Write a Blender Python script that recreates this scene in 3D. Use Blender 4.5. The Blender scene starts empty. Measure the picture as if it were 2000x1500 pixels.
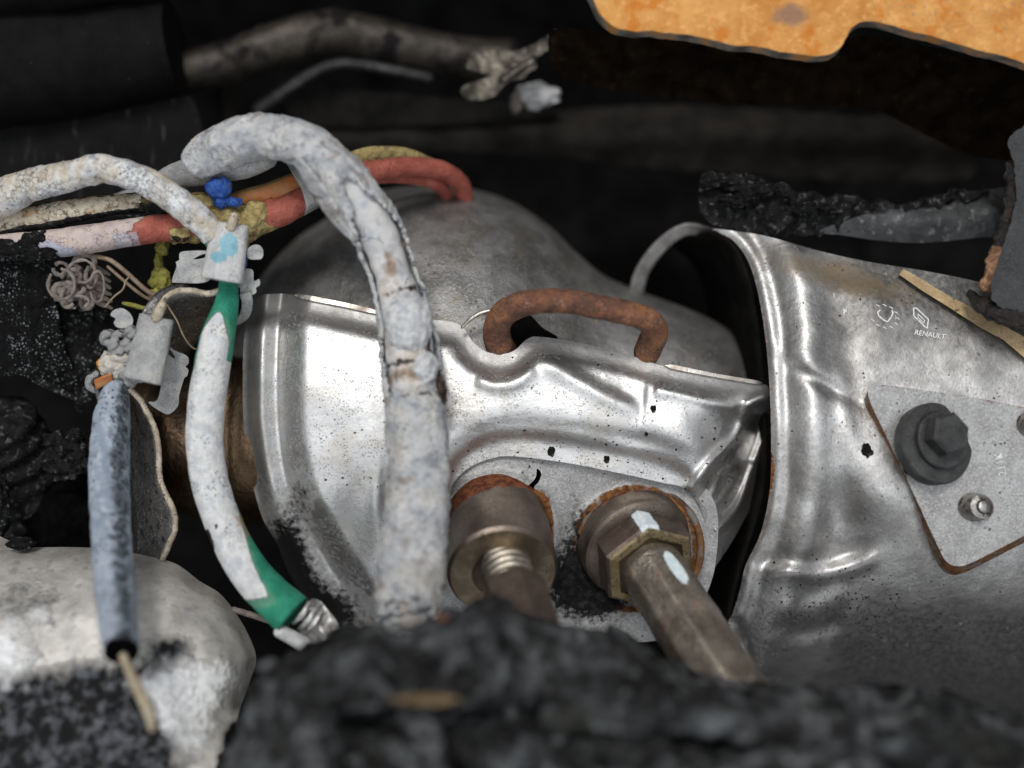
import bpy, math, random
import numpy as np
from mathutils import Vector, noise as mn
from mathutils.geometry import delaunay_2d_cdt
random.seed(7)
sc = bpy.context.scene
S = 0.00015            # metres per photo pixel at the plane in focus
D = 2333.0             # camera height above that plane, same unit
# ---------------------------------------------------------------- camera
cam = bpy.data.cameras.new('camera'); co = bpy.data.objects.new('camera', cam)
sc.collection.objects.link(co); sc.camera = co
co.location = (0, 0, D*S)
cam.sensor_width = 36; cam.lens = 36*D/2000
cam.clip_start = 0.005; cam.clip_end = 50
cam.dof.use_dof = True; cam.dof.focus_distance = (D-40)*S; cam.dof.aperture_fstop = 3.0
# ---------------------------------------------------------------- sky and sun
w = bpy.data.worlds.new('World'); sc.world = w; w.use_nodes = True
nt = w.node_tree; nt.nodes.clear()
wo = nt.nodes.new('ShaderNodeOutputWorld'); bg = nt.nodes.new('ShaderNodeBackground')
sky = nt.nodes.new('ShaderNodeTexSky'); sky.sky_type = 'NISHITA'; sky.sun_disc = False
sky.sun_elevation = math.radians(58); sky.sun_rotation = math.radians(-12)
tc = nt.nodes.new('ShaderNodeTexCoord'); cn = nt.nodes.new('ShaderNodeTexNoise')
cn.inputs['Scale'].default_value = 1.7; cn.inputs['Detail'].default_value = 6
mr = nt.nodes.new('ShaderNodeMapRange'); mr.inputs['From Min'].default_value = .25; mr.inputs['From Max'].default_value = .42
mx = nt.nodes.new('ShaderNodeMix'); mx.data_type = 'RGBA'; mx.inputs[7].default_value = (12.4, 12.8, 13.3, 1)
nt.links.new(tc.outputs['Generated'], cn.inputs['Vector']); nt.links.new(cn.outputs['Fac'], mr.inputs['Value'])
nt.links.new(mr.outputs['Result'], mx.inputs[0]); nt.links.new(sky.outputs[0], mx.inputs[6])
sp = nt.nodes.new('ShaderNodeSeparateXYZ'); nt.links.new(tc.outputs['Generated'], sp.inputs[0])
el = nt.nodes.new('ShaderNodeMapRange'); el.interpolation_type = 'SMOOTHSTEP'   # cloud deck: brighter overhead than near the horizon
el.inputs['From Min'].default_value = .2; el.inputs['From Max'].default_value = .9; el.inputs['To Min'].default_value = .15; el.inputs['To Max'].default_value = 1
nt.links.new(sp.outputs[2], el.inputs['Value'])
c2 = nt.nodes.new('ShaderNodeTexNoise'); c2.inputs['Scale'].default_value = 2.6; c2.inputs['Detail'].default_value = 3
nt.links.new(tc.outputs['Generated'], c2.inputs['Vector'])
m2 = nt.nodes.new('ShaderNodeMapRange'); m2.inputs['From Min'].default_value = .38; m2.inputs['From Max'].default_value = .6; m2.inputs['To Min'].default_value = .38; m2.inputs['To Max'].default_value = 1.25
nt.links.new(c2.outputs['Fac'], m2.inputs['Value'])
mm = nt.nodes.new('ShaderNodeMath'); mm.operation = 'MULTIPLY'; nt.links.new(el.outputs[0], mm.inputs[0]); nt.links.new(m2.outputs[0], mm.inputs[1])
sc_v = nt.nodes.new('ShaderNodeVectorMath'); sc_v.operation = 'SCALE'; nt.links.new(mx.outputs[2], sc_v.inputs[0]); nt.links.new(mm.outputs[0], sc_v.inputs['Scale'])
nt.links.new(sc_v.outputs[0], bg.inputs['Color']); bg.inputs['Strength'].default_value = .1
nt.links.new(bg.outputs[0], wo.inputs[0])
sun = bpy.data.lights.new('sun', 'SUN'); sun.energy = 1.4; sun.angle = math.radians(16); sun.color = (1, .97, .93)
so = bpy.data.objects.new('sun', sun); sc.collection.objects.link(so)
so.rotation_euler = Vector((-.12, .52, .84)).to_track_quat('Z', 'Y').to_euler(); so.location = (0, .5, 1)
sc.view_settings.view_transform = 'Standard'; sc.view_settings.look = 'None'
sc.view_settings.exposure = 0.1; sc.view_settings.gamma = 1; sc.view_settings.use_curve_mapping = False
# ---------------------------------------------------------------- helpers
def at(px, py, h=0.0):
    k = (1 - h/D)*S
    return Vector(((px-1000)*k, (750-py)*k, h*S))
def nz(x, y, z=0.0, o=1, sc_=100.0):
    v = 0; a = 1; f = 1/sc_
    for _ in range(o):
        v += a*mn.noise(Vector((x*f, y*f, z*f))); a *= .55; f *= 2.1
    return v
nzv = np.vectorize(nz, otypes=[float])
def cr(pts, step=8.0, closed=False):
    """Catmull-Rom through rows of numbers, sampled about every step units of the first two"""
    P = [np.array(p, float) for p in pts]; n = len(P); out = []
    segs = n if closed else n-1
    for i in range(segs):
        if closed: a, b, c, d = P[(i-1) % n], P[i], P[(i+1) % n], P[(i+2) % n]
        else: a, b, c, d = P[max(i-1, 0)], P[i], P[i+1], P[min(i+2, n-1)]
        m = max(1, int(np.hypot(*(c-b)[:2])/step + .5))
        for j in range(m):
            t = j/m
            out.append(.5*((2*b)+(c-a)*t+(2*a-5*b+4*c-d)*t*t+(3*b-a-3*c+d)*t**3))
    if not closed: out.append(P[-1])
    return np.array(out)
def sd(X, Y, poly):
    """signed distance to a polyline (positive below a line drawn left to right) and position along it 0..1"""
    X = np.asarray(X, float); Y = np.asarray(Y, float)
    best = np.full(X.shape, 1e9); sg = np.ones(X.shape); tt = np.zeros(X.shape); n = len(poly)-1
    for i in range(n):
        x0, y0 = poly[i][:2]; dx, dy = poly[i+1][0]-x0, poly[i+1][1]-y0
        L = dx*dx+dy*dy+1e-9
        t = np.clip(((X-x0)*dx+(Y-y0)*dy)/L, 0, 1)
        d = np.hypot(X-x0-t*dx, Y-y0-t*dy); c = dx*(Y-y0)-dy*(X-x0)
        m = d < best
        best = np.where(m, d, best); sg = np.where(m, np.where(c >= 0, 1, -1), sg); tt = np.where(m, (i+t)/n, tt)
    return best*sg, tt
def ridge(X, Y, pts, amp, wd, fade=.15):
    d, t = sd(X, Y, cr(pts, 12)); e = np.clip(np.minimum(t, 1-t)/fade, 0, 1)
    return amp*np.exp(-(d/wd)**2)*(e*e*(3-2*e))
def stepf(X, Y, pts, amp, wd):
    d, t = sd(X, Y, cr(pts, 12)); return amp*.5*(1+np.tanh(d/wd))
def gauss(X, Y, cx, cy, wx, wy, amp, rot=0):
    c, s = math.cos(rot), math.sin(rot); u = (X-cx)*c+(Y-cy)*s; v = -(X-cx)*s+(Y-cy)*c
    return amp*np.exp(-(u/wx)**2-(v/wy)**2)
def sstep(a, b, x):
    t = np.clip((np.asarray(x, float)-a)/(b-a), 0, 1); return t*t*(3-2*t)
def tag(o, label=None, cat=None, group=None, kind=None):
    if label: o['label'] = label
    if cat: o['category'] = cat
    if group: o['group'] = group
    if kind: o['kind'] = kind
    return o
def wloc(o):
    v = Vector((0, 0, 0))
    while o is not None: v += o.location; o = o.parent
    return v
def empty(name, pos, label, cat, group=None):
    o = bpy.data.objects.new(name, None); sc.collection.objects.link(o)
    o.location = at(*pos); o.empty_display_size = .01
    return tag(o, label, cat, group)
def build(name, V, F, mats, parent=None, smooth=True, fm=None, attrs=None, sharp=None):
    """V world vectors. Links ONE mesh object."""
    V = [Vector(v) for v in V]
    c = sum(V, Vector((0, 0, 0)))/len(V)
    o = bpy.data.objects.new(name, bpy.data.meshes.new(name))
    sc.collection.objects.link(o)
    base = Vector((0, 0, 0))
    if parent: o.parent = parent; base = wloc(parent)
    o.location = c-base
    me = o.data; me.from_pydata([tuple(v-c) for v in V], [], F)
    if not isinstance(mats, (list, tuple)): mats = [mats]
    for m in mats: me.materials.append(m)
    me.polygons.foreach_set('use_smooth', [smooth]*len(me.polygons))
    if fm is not None: me.polygons.foreach_set('material_index', fm)
    if attrs:
        for k, a in attrs.items():
            at_ = me.attributes.new(k, 'FLOAT', 'POINT'); at_.data.foreach_set('value', [float(q) for q in a])
    if sharp:
        for e in me.edges:
            if (min(e.vertices), max(e.vertices)) in sharp: e.use_edge_sharp = True
    me.update(); return o
def inside(X, Y, poly):
    r = np.zeros(X.shape, bool); n = len(poly)
    for i in range(n):
        x0, y0 = poly[i][:2]; x1, y1 = poly[(i+1) % n][:2]
        if y0 == y1: continue
        c = ((y0 > Y) != (y1 > Y)) & (X < (x1-x0)*(Y-y0)/(y1-y0)+x0); r ^= c
    return r
def sheet(name, outline, H, mats, thick=6, holes=(), step=6, parent=None, smooth=True, masks=None, jag=0, shift=(0, 0), jscale=25, flat_edge=False):
    """a sheet with the outline's shape, height function H over it and real thickness"""
    ol = cr(outline, step, True)[:, :2] if smooth else np.array([p for i in range(len(outline)) for p in np.linspace(outline[i], outline[(i+1) % len(outline)], max(1, int(np.hypot(outline[(i+1) % len(outline)][0]-outline[i][0], outline[(i+1) % len(outline)][1]-outline[i][1])/step))+1)[:-1]])
    if jag:
        ol = np.array([(x+jag*nz(x, y, 3, 3, jscale), y+jag*nz(x, y, 9, 3, jscale)) for x, y in ol])
    x0, y0 = ol.min(0); x1, y1 = ol.max(0)
    gx, gy = np.meshgrid(np.arange(x0+step*.5, x1, step), np.arange(y0+step*.5, y1, step*.87))
    gx = gx+(np.arange(gx.shape[0]) % 2)[:, None]*step*.5
    gx = gx.ravel(); gy = gy.ravel()
    m = inside(gx, gy, ol); gx = gx[m]; gy = gy[m]
    d, _ = sd(gx, gy, np.vstack([ol, ol[:1]])); m = np.abs(d) > step*.55; gx = gx[m]; gy = gy[m]
    pts = [tuple(p) for p in ol]; n = len(pts); edges = []; hp = []
    for hh in holes:
        hq = cr(hh, step*.6, True)[:, :2]; hp.append(hq)
        d, _ = sd(gx, gy, np.vstack([hq, hq[:1]])); m = np.abs(d) > step*.5; gx = gx[m]; gy = gy[m]
        b = len(pts); pts += [tuple(p) for p in hq]; k = len(hq)
        edges += [(b+i, b+(i+1) % k) for i in range(k)]
    pts += list(zip(gx, gy))
    r = delaunay_2d_cdt([Vector(p) for p in pts], edges, [list(range(n))], 1, 1e-4)
    vs = np.array([tuple(v) for v in r[0]]); tris = [list(f) for f in r[2]]
    T = []
    for f in tris:
        cx, cy = vs[f].mean(0)
        if any(inside(np.array([cx]), np.array([cy]), q)[0] for q in hp): continue
        a, b, c = vs[f[0]], vs[f[1]], vs[f[2]]
        if (b[0]-a[0])*(c[1]-a[1])-(b[1]-a[1])*(c[0]-a[0]) > 0: f = f[::-1]
        T.append(f)
    h = np.asarray(H(vs[:, 0], vs[:, 1]), float)*np.ones(len(vs)); N = len(vs)
    V = [at(x, y, z) for (x, y), z in zip(vs, h)]+[at(x+shift[0], y+shift[1], z-thick) for (x, y), z in zip(vs, h)]
    cnt = {}
    for f in T:
        for i in range(3):
            a, b = f[i], f[(i+1) % 3]; cnt[(a, b)] = 1
    B = [(a, b) for (a, b) in cnt if (b, a) not in cnt]
    F = list(T)+[[N+i for i in f[::-1]] for f in T]; fm = [0]*(2*len(T))
    # rim: one extra loop so that the edge is its own sharp band
    sharp = set(); ei = 1 if isinstance(mats, (list, tuple)) and len(mats) > 1 else 0
    for a, b in B:
        F.append([b, a, N+a, N+b]); fm.append(ei); sharp.add((min(a, b), max(a, b))); sharp.add((N+min(a, b), N+max(a, b)))
    at_ = {}
    for k, fn in (masks or {}).items():
        q = np.asarray(fn(vs[:, 0], vs[:, 1]), float)*np.ones(N); at_[k] = list(q)+list(q)
    return build(name, V, F, mats, parent, True, fm, at_, sharp)
def tube(name, path, mats, parent=None, seg=20, step=7, disp=None, masks=None, cut=None, thick=0, cap='round', flat=1.0):
    """path rows: px, py, h, r. angle 0 faces up at the camera."""
    P = cr(path, step); n = len(P)
    C = [at(p[0], p[1], p[2]) for p in P]; V = []; A = {k: [] for k in (masks or {})}
    def ring(i, c, r, T):
        nn = Vector((0, 0, 1))-T*T.z
        if nn.length < .05: nn = Vector((0, 1, 0))-T*T.y
        nn.normalize(); bb = T.cross(nn); k = (1-P[i][2]/D)*S
        for j in range(seg):
            a = 2*math.pi*j/seg; t = i/(n-1); aa = a if a <= math.pi else a-2*math.pi
            q = r+(disp(t, aa, P[i][0]+r*math.sin(aa), P[i][1], P[i][2]+r*math.cos(aa)) if disp else 0)*min(1, r/max(P[i][3], 1e-3)*1.0)
            V.append(c+(nn*math.cos(a)*flat+bb*math.sin(a))*q*k)
            for kk in A: A[kk].append(masks[kk](t, aa, P[i][0], P[i][1]))
    Ts = [((C[min(i+1, n-1)]-C[max(i-1, 0)]).normalized()) for i in range(n)]
    rows = 0
    if cap:
        for q in (.35, .8) if cap == 'round' else (.1, .6, .97):
            off = (-math.sqrt(1-q*q)*.6*P[0][3]*S) if cap == 'round' else -.01*S
            ring(0, C[0]+Ts[0]*off, P[0][3]*q, Ts[0]); rows += 1
    for i in range(n): ring(i, C[i], P[i][3], Ts[i]); rows += 1
    if cap:
        for q in (.8, .35) if cap == 'round' else (.97, .6, .1):
            off = (math.sqrt(1-q*q)*.6*P[-1][3]*S) if cap == 'round' else .01*S
            ring(n-1, C[-1]+Ts[-1]*off, P[-1][3]*q, Ts[-1]); rows += 1
    F = []
    for i in range(rows-1):
        for j in range(seg):
            if cut:
                a = 2*math.pi*(j+.5)/seg; a = a if a <= math.pi else a-2*math.pi
                if cut(i/(rows-1), a): continue
            k = (j+1) % seg; F.append([i*seg+j, i*seg+k, (i+1)*seg+k, (i+1)*seg+j])
    if cap and not cut: F += [list(range(seg))[::-1], [(rows-1)*seg+j for j in range(seg)]]
    o = build(name, V, F, mats, parent, True, None, A)
    if thick:
        md = o.modifiers.new('thickness', 'SOLIDIFY'); md.thickness = thick*S; md.offset = -1
    return o
def frame(ax):
    a = Vector(ax).normalized(); u = Vector((1, 0, 0)) if abs(a.x) < .8 else Vector((0, 1, 0))
    u = (u-a*u.dot(a)).normalized(); return a, u, a.cross(u)
def lathe(name, c, ax, prof, mats, parent=None, seg=48, ph=0, smooth=True, masks=None, disp=None, sharp_deg=30, sub=1):
    """prof rows: radius, distance along the axis"""
    a, u, v = frame(ax); k = (1-c[2]/D)*S; O = at(*c); V = []; A = {kk: [] for kk in (masks or {})}
    if sub > 1: prof = [tuple(np.array(prof[i])*(1-t/sub)+np.array(prof[i+1])*t/sub) for i in range(len(prof)-1) for t in range(sub)]+[prof[-1]]
    for r, d in prof:
        for j in range(seg):
            q = 2*math.pi*j/seg+ph; rr = r+(disp(q, d, r) if disp else 0)
            V.append(O+(a*d+(u*math.cos(q)+v*math.sin(q))*rr)*k)
            for kk in A: A[kk].append(masks[kk](q, d, r))
    F = []
    for i in range(len(prof)-1):
        for j in range(seg):
            m = (j+1) % seg; F.append([i*seg+j, i*seg+m, (i+1)*seg+m, (i+1)*seg+j])
    F.append(list(range(seg))[::-1]); F.append([(len(prof)-1)*seg+j for j in range(seg)])
    o = build(name, V, F, mats, parent, smooth, None, A)
    if smooth:
        o.data.update(); me = o.data
        ef = {}
        for p in me.polygons:
            for e in p.edge_keys: ef.setdefault(e, []).append(p.normal.copy())
        for e in me.edges:
            q = ef.get(tuple(sorted(e.vertices)), [])
            if len(q) == 2 and q[0].length > 0 and q[1].length > 0 and q[0].angle(q[1], 0) > math.radians(sharp_deg): e.use_edge_sharp = True
    return o
def blob(name, c, rad, mats, parent=None, amp=.3, sc_=1.2, seed=0, sub=4, masks=None, oct_=3):
    """a lumpy closed lump"""
    import bmesh
    bm = bmesh.new(); bmesh.ops.create_icosphere(bm, subdivisions=sub, radius=1)
    V = []; k = (1-c[2]/D)*S; O = at(*c)
    for q in bm.verts:
        p = q.co; d = 0; a = 1; f = sc_
        for _ in range(oct_): d += a*mn.noise(p*f+Vector((seed*7.3, seed*3.1, seed))); a *= .55; f *= 2
        p = p*(1+amp*d); V.append(O+Vector((p.x*rad[0], p.y*rad[1], p.z*rad[2]))*k)
    F = [[x.index for x in f.verts] for f in bm.faces]; bm.free()
    A = {kk: [fn(v) for v in V] for kk, fn in (masks or {}).items()}
    return build(name, V, F, mats, parent, True, None, A)
def ribbon(name, A_, B_, mats, thick=5, parent=None, n=40, m=8, bulge=0, jag=0):
    """a strip between two edge curves, rows px, py, h"""
    def rs(P, n):
        P = cr(P, 4); d = np.r_[0, np.cumsum(np.linalg.norm(np.diff(P, axis=0), axis=1))]
        return np.array([[np.interp(t*d[-1], d, P[:, k]) for k in range(3)] for t in np.linspace(0, 1, n)])
    a, b = rs(A_, n), rs(B_, n); V = []
    for i in range(n):
        for j in range(m):
            t = j/(m-1); p = a[i]*(1-t)+b[i]*t
            p = p+np.array([0, 0, bulge*math.sin(math.pi*t)+jag*nz(p[0], p[1], 5, 2, 30)]); V.append(at(*p))
    F = [[i*m+j, i*m+j+1, (i+1)*m+j+1, (i+1)*m+j] for i in range(n-1) for j in range(m-1)]
    o = build(name, V, F, mats, parent)
    md = o.modifiers.new('thickness', 'SOLIDIFY'); md.thickness = thick*S; md.offset = 0
    if isinstance(mats, (list, tuple)) and len(mats) > 1: md.material_offset_rim = 1
    return o
# ---------------------------------------------------------------- materials
K = 1/(S*100)          # object coordinates to units of 100 photo pixels
def surf(name, col, rough=.5, metal=0.0, ops=(), bumps=(), spec=.5, coat=0):
    m = bpy.data.materials.new(name); m.use_nodes = True; t = m.node_tree; N = t.nodes; L = t.links
    bs = N['Principled BSDF']; bs.inputs['Specular IOR Level'].default_value = spec
    if coat: bs.inputs['Coat Weight'].default_value = coat; bs.inputs['Coat Roughness'].default_value = .15
    tcn = N.new('ShaderNodeTexCoord'); cache = {}
    def vec(st=(1, 1, 1)):
        if st not in cache:
            mp = N.new('ShaderNodeMapping'); mp.inputs['Scale'].default_value = (K*st[0], K*st[1], K*st[2])
            L.new(tcn.outputs['Object'], mp.inputs['Vector']); cache[st] = mp.outputs[0]
        return cache[st]
    def tex(kind, scale, st=(1, 1, 1), detail=4, rough_=.6):
        if kind in ('noise', 'inv'):
            n = N.new('ShaderNodeTexNoise'); n.inputs['Scale'].default_value = scale
            n.inputs['Detail'].default_value = detail; n.inputs['Roughness'].default_value = rough_; out = n.outputs['Fac']
        else:
            n = N.new('ShaderNodeTexVoronoi'); n.inputs['Scale'].default_value = scale
            if kind == 'crack': n.feature = 'DISTANCE_TO_EDGE'
            wn = N.new('ShaderNodeTexNoise'); wn.inputs['Scale'].default_value = scale*1.7; wn.inputs['Detail'].default_value = 3
            va = N.new('ShaderNodeVectorMath'); va.operation = 'MULTIPLY_ADD'
            L.new(vec(st), wn.inputs['Vector']); L.new(wn.outputs['Color'], va.inputs[0])
            q = .55/scale; va.inputs[1].default_value = (q, q, q); L.new(vec(st), va.inputs[2])
            L.new(va.outputs[0], n.inputs['Vector']); return n.outputs['Distance']
        L.new(vec(st), n.inputs['Vector']); return out
    def rng(s, lo, hi, inv=False):
        r = N.new('ShaderNodeMapRange'); r.inputs['From Min'].default_value = lo; r.inputs['From Max'].default_value = hi
        if inv: r.inputs['To Min'].default_value = 1; r.inputs['To Max'].default_value = 0
        L.new(s, r.inputs['Value']); return r.outputs['Result']
    def colour(c):
        """(r,g,b) or (c1, c2, scale, lo, hi)"""
        if len(c) == 3:
            n = N.new('ShaderNodeRGB'); n.outputs[0].default_value = (*c, 1); return n.outputs[0]
        f = rng(tex('noise', c[2]), c[3], c[4]); return mixc(f, colour(c[0]), colour(c[1]))
    def mixc(f, a, b):
        n = N.new('ShaderNodeMix'); n.data_type = 'RGBA'; L.new(f, n.inputs[0]); L.new(a, n.inputs[6]); L.new(b, n.inputs[7]); return n.outputs[2]
    def val(v):
        n = N.new('ShaderNodeValue'); n.outputs[0].default_value = v; return n.outputs[0]
    def mixf(f, a, b):
        n = N.new('ShaderNodeMix'); L.new(f, n.inputs[0]); L.new(a, n.inputs[2]); L.new(b, n.inputs[3]); return n.outputs[0]
    def math_(op, a, b):
        n = N.new('ShaderNodeMath'); n.operation = op
        for i, q in enumerate((a, b)):
            if isinstance(q, (int, float)): n.inputs[i].default_value = q
            else: L.new(q, n.inputs[i])
        return n.outputs[0]
    C, R, M, P = colour(col), val(rough), val(metal), val(spec); extra = []
    for op in ops:
        k = op['k']
        if k == 'mask':
            a = N.new('ShaderNodeAttribute'); a.attribute_name = op['a']
            f = a.outputs['Fac']; e = op.get('e', .5)
            nn = math_('MULTIPLY', math_('SUBTRACT', tex('noise', op.get('s', 6), detail=5), .5), e*2)
            f = rng(math_('ADD', f, nn), .5-op.get('w', .06), .5+op.get('w', .06))
        else:
            q = (1.6, 2.1) if k == 'speck' else (1, 1)
            f = rng(tex(k, op['s'], op.get('st', (1, 1, 1)), op.get('d', 4)), op['lo']*q[0], op['hi']*q[1], k in ('speck', 'crack'))
            if 'g' in op: f = math_('MULTIPLY', f, rng(tex('noise', op['g'][0]), op['g'][1], op['g'][2]))
        if 'a2' in op:
            a = N.new('ShaderNodeAttribute'); a.attribute_name = op['a2']; f = math_('MULTIPLY', f, a.outputs['Fac'])
        f = math_('MULTIPLY', f, op.get('amt', 1.0))
        if 'c' in op: C = mixc(f, C, colour(op['c']))
        if 'r' in op: R = mixf(f, R, val(op['r']))
        if 'm' in op: M = mixf(f, M, val(op['m']))
        if op.get('m', 1) == 0: P = mixf(f, P, val(.08))
        if 'b' in op: extra.append(math_('MULTIPLY', f, op['b']))
    L.new(C, bs.inputs['Base Color']); L.new(R, bs.inputs['Roughness']); L.new(M, bs.inputs['Metallic']); L.new(P, bs.inputs['Specular IOR Level'])
    hs = list(extra)
    for b in bumps:
        kind, s, amp = b[:3]; st = b[3] if len(b) > 3 else (1, 1, 1)
        q = tex(kind, s, st, 6)
        if kind == 'crack': q = rng(q, 0, .08)
        hs.append(math_('MULTIPLY', q, amp))
    if hs:
        h = hs[0]
        for q in hs[1:]: h = math_('ADD', h, q)
        bp = N.new('ShaderNodeBump'); bp.inputs['Distance'].default_value = S; bp.inputs['Strength'].default_value = 1
        L.new(h, bp.inputs['Height']); L.new(bp.outputs[0], bs.inputs['Normal'])
    return m
def g(v, t=0.0): return (v*(1+t), v, v*(1-t))
RUSTC = ((.085, .032, .016), (.27, .12, .04), 9, .35, .65)
M = {}
M['shield'] = surf('stamped_steel', (g(.62, .015), g(.78, .01), 1.5, .35, .65), .41, 1, [
    dict(k='noise', s=3, lo=.45, hi=.7, r=.42), dict(k='noise', s=60, st=(.12, 1, 1), lo=.45, hi=.6, r=.42, c=g(.6), amt=.6), dict(k='noise', s=16, st=(1, .06, 1), lo=.64, hi=.69, r=.5, c=g(.9), amt=.5), dict(k='noise', s=1.2, lo=.5, hi=.62, c=(.6, .56, .5), amt=.5),
    dict(k='noise', s=5, lo=.6, hi=.72, c=(.5, .42, .33), amt=.35),
    dict(k='speck', s=9, lo=.03, hi=.10, c=g(.05), r=.8, m=0, g=(2.2, .52, .62)),
    dict(k='speck', s=22, lo=.08, hi=.2, c=g(.1), r=.8, m=0, g=(3.5, .48, .56), amt=.8),
    dict(k='speck', s=5, lo=.02, hi=.10, c=(.3, .17, .06), r=.8, m=0, g=(1.2, .56, .62), amt=.7),
    dict(k='speck', s=34, lo=.06, hi=.17, c=g(.12), r=.8, m=0, g=(1.3, .44, .6), amt=.7),
    dict(k='mask', a='soot', e=.6, s=7, w=.3, c=g(.012), r=.85, m=0),
    dict(k='mask', a='dim', e=.5, s=3, w=.25, c=g(.27, .03), r=.5, m=.8, amt=.85)],  # dark reflections painted into the steel colour
    [('noise', 2.2, 2.5), ('noise', 60, .25, (.15, 1, 1)), ('noise', 90, .12)])
M['dome'] = surf('dull_steel', (g(.18, .03), g(.34, .02), 1.7, .38, .62), .46, .7, [
    dict(k='noise', s=14, lo=.52, hi=.7, c=g(.36, .06), r=.6, amt=.7),
    dict(k='noise', s=1.1, lo=.52, hi=.7, c=(.2, .165, .12), amt=.5),
    dict(k='noise', s=4, lo=.62, hi=.7, c=(.28, .2, .1), r=.7, m=.3, amt=.5),
    dict(k='speck', s=14, lo=.08, hi=.2, c=g(.55), r=.5, g=(3, .45, .6), amt=.7),
    dict(k='speck', s=8, lo=.05, hi=.15, c=g(.03), r=.8, m=0, g=(2, .5, .6))],
    [('noise', 3, 3), ('noise', 30, 1.2)])
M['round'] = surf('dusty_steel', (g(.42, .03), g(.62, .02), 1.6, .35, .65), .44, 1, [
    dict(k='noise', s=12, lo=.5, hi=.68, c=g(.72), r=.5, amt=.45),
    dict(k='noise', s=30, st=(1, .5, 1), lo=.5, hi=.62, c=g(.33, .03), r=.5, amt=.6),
    dict(k='mask', a='dim', e=.5, s=2.5, w=.3, c=(g(.10, .03), g(.21, .04), 10, .4, .6), r=.5, m=.8, amt=.92),  # darker steel colour painted where the shield mirrors dark surroundings
    dict(k='mask', a='stain', e=.5, s=4, w=.3, c=(.21, .155, .09), r=.6, m=.4, amt=.8),
    dict(k='speck', s=9, lo=.05, hi=.14, c=g(.04), r=.8, m=0, g=(1.8, .52, .62)),
    dict(k='noise', s=9, st=(1, .07, 1), lo=.66, hi=.7, c=g(.75), amt=.5),
    dict(k='mask', a='soot', e=.6, s=14, w=.06, c=g(.02), r=.8, m=0, amt=.9),
    dict(k='mask', a='rust', e=.45, s=8, w=.08, c=RUSTC, r=.85, m=0)],
    [('noise', 2, 3), ('noise', 80, .16), ('noise', 14, .15)])
M['edge'] = surf('cut_steel_edge', (g(.5, .08), g(.75, .08), 6, .4, .6), .35, 1, [
    dict(k='noise', s=3, lo=.45, hi=.7, c=(.2, .13, .07), r=.8, m=.1, amt=.6)], [('noise', 20, 1)])
M['rustyedge'] = surf('rusted_cut_edge', RUSTC, .85, 0, [dict(k='noise', s=3, lo=.52, hi=.6, c=g(.22, .1), r=.6, m=.5)], [('noise', 14, 4)])
M['plate'] = surf('galvanised_plate', (g(.27, .02), g(.40, .01), 3, .35, .65), .5, .5, [
    dict(k='noise', s=22, lo=.5, hi=.62, c=g(.55), r=.5, amt=.6), dict(k='noise', s=26, lo=.56, hi=.68, c=g(.13), amt=.7),
    dict(k='speck', s=8, lo=.05, hi=.13, c=g(.04), r=.8, m=0, g=(1.6, .55, .65)),
    dict(k='mask', a='rust', e=.5, s=7, w=.1, c=RUSTC, r=.9, m=0),
    dict(k='mask', a='soot', e=.8, s=8, w=.2, c=(g(.008), g(.03), 8, .45, .7), r=.7, m=0)],
    [('noise', 28, 1.2)])
M['rustring'] = surf('dark_rust_ring', ((.05, .024, .014), (.19, .085, .03), 3, .35, .65), .85, .1, [dict(k='noise', s=2, lo=.52, hi=.6, c=(.16, .14, .12), r=.6)], [('noise', 14, 3)])
M['bronze'] = surf('heat_tinted_pipe', ((.13, .085, .055), (.3, .2, .125), 1.6, .3, .7), .32, 1, [
    dict(k='noise', s=3, st=(1, .15, .15), lo=.5, hi=.6, c=(.42, .3, .17), amt=.5),
    dict(k='noise', s=14, lo=.56, hi=.7, c=(.07, .05, .04), r=.6), dict(k='mask', a='soot', e=.5, s=6, w=.1, c=g(.01), r=.8, m=0)], [('noise', 12, 1.5)])
M['collar'] = surf('browned_steel', ((.12, .098, .082), (.24, .195, .16), 2, .35, .65), .38, .9, [
    dict(k='noise', s=30, lo=.5, hi=.65, c=(.17, .13, .1), r=.55), dict(k='speck', s=12, lo=.06, hi=.14, c=g(.02), m=0, r=.7, g=(2, .5, .6)),
    dict(k='mask', a='rust', e=.4, s=7, w=.08, c=((.085, .03, .02), (.21, .075, .035), 8, .4, .6), r=.9, m=0)], [('noise', 24, .8)])
M['turned'] = surf('turned_steel_face', ((.2, .155, .11), (.3, .24, .17), 4, .4, .6), .36, .9, [
    dict(k='speck', s=10, lo=.06, hi=.14, c=g(.02), m=0, r=.7, g=(2, .5, .6))], [('noise', 26, .7)])
M['brassy'] = surf('yellowed_hex_steel', ((.25, .19, .10), (.36, .29, .16), 5, .4, .6), .45, .7, [
    dict(k='noise', s=10, lo=.55, hi=.6, c=(.12, .085, .06), r=.6, m=.3), dict(k='speck', s=14, lo=.1, hi=.16, c=g(.02), m=0, r=.7, g=(2, .45, .55))], [('noise', 20, 1.5)])
M['thread'] = surf('threaded_steel', ((.33, .29, .24), (.5, .45, .38), 8, .4, .6), .35, .95, [], [('noise', 30, 1)])
M['probe'] = surf('brown_probe_tube', ((.2, .17, .14), (.42, .37, .31), 2.2, .35, .65), .36, .85, [
    dict(k='noise', s=5, st=(1, .3, .3), lo=.58, hi=.7, c=(.25, .14, .08), r=.6, m=.4, amt=.7), dict(k='noise', s=22, lo=.53, hi=.66, c=(.06, .045, .035), r=.7, m=.3),
    dict(k='mask', a='paint', e=.35, s=14, w=.06, c=((.55, .68, .74), (.75, .78, .78), 12, .4, .6), r=.6, m=0)], [('noise', 14, 2.2)])
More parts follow.
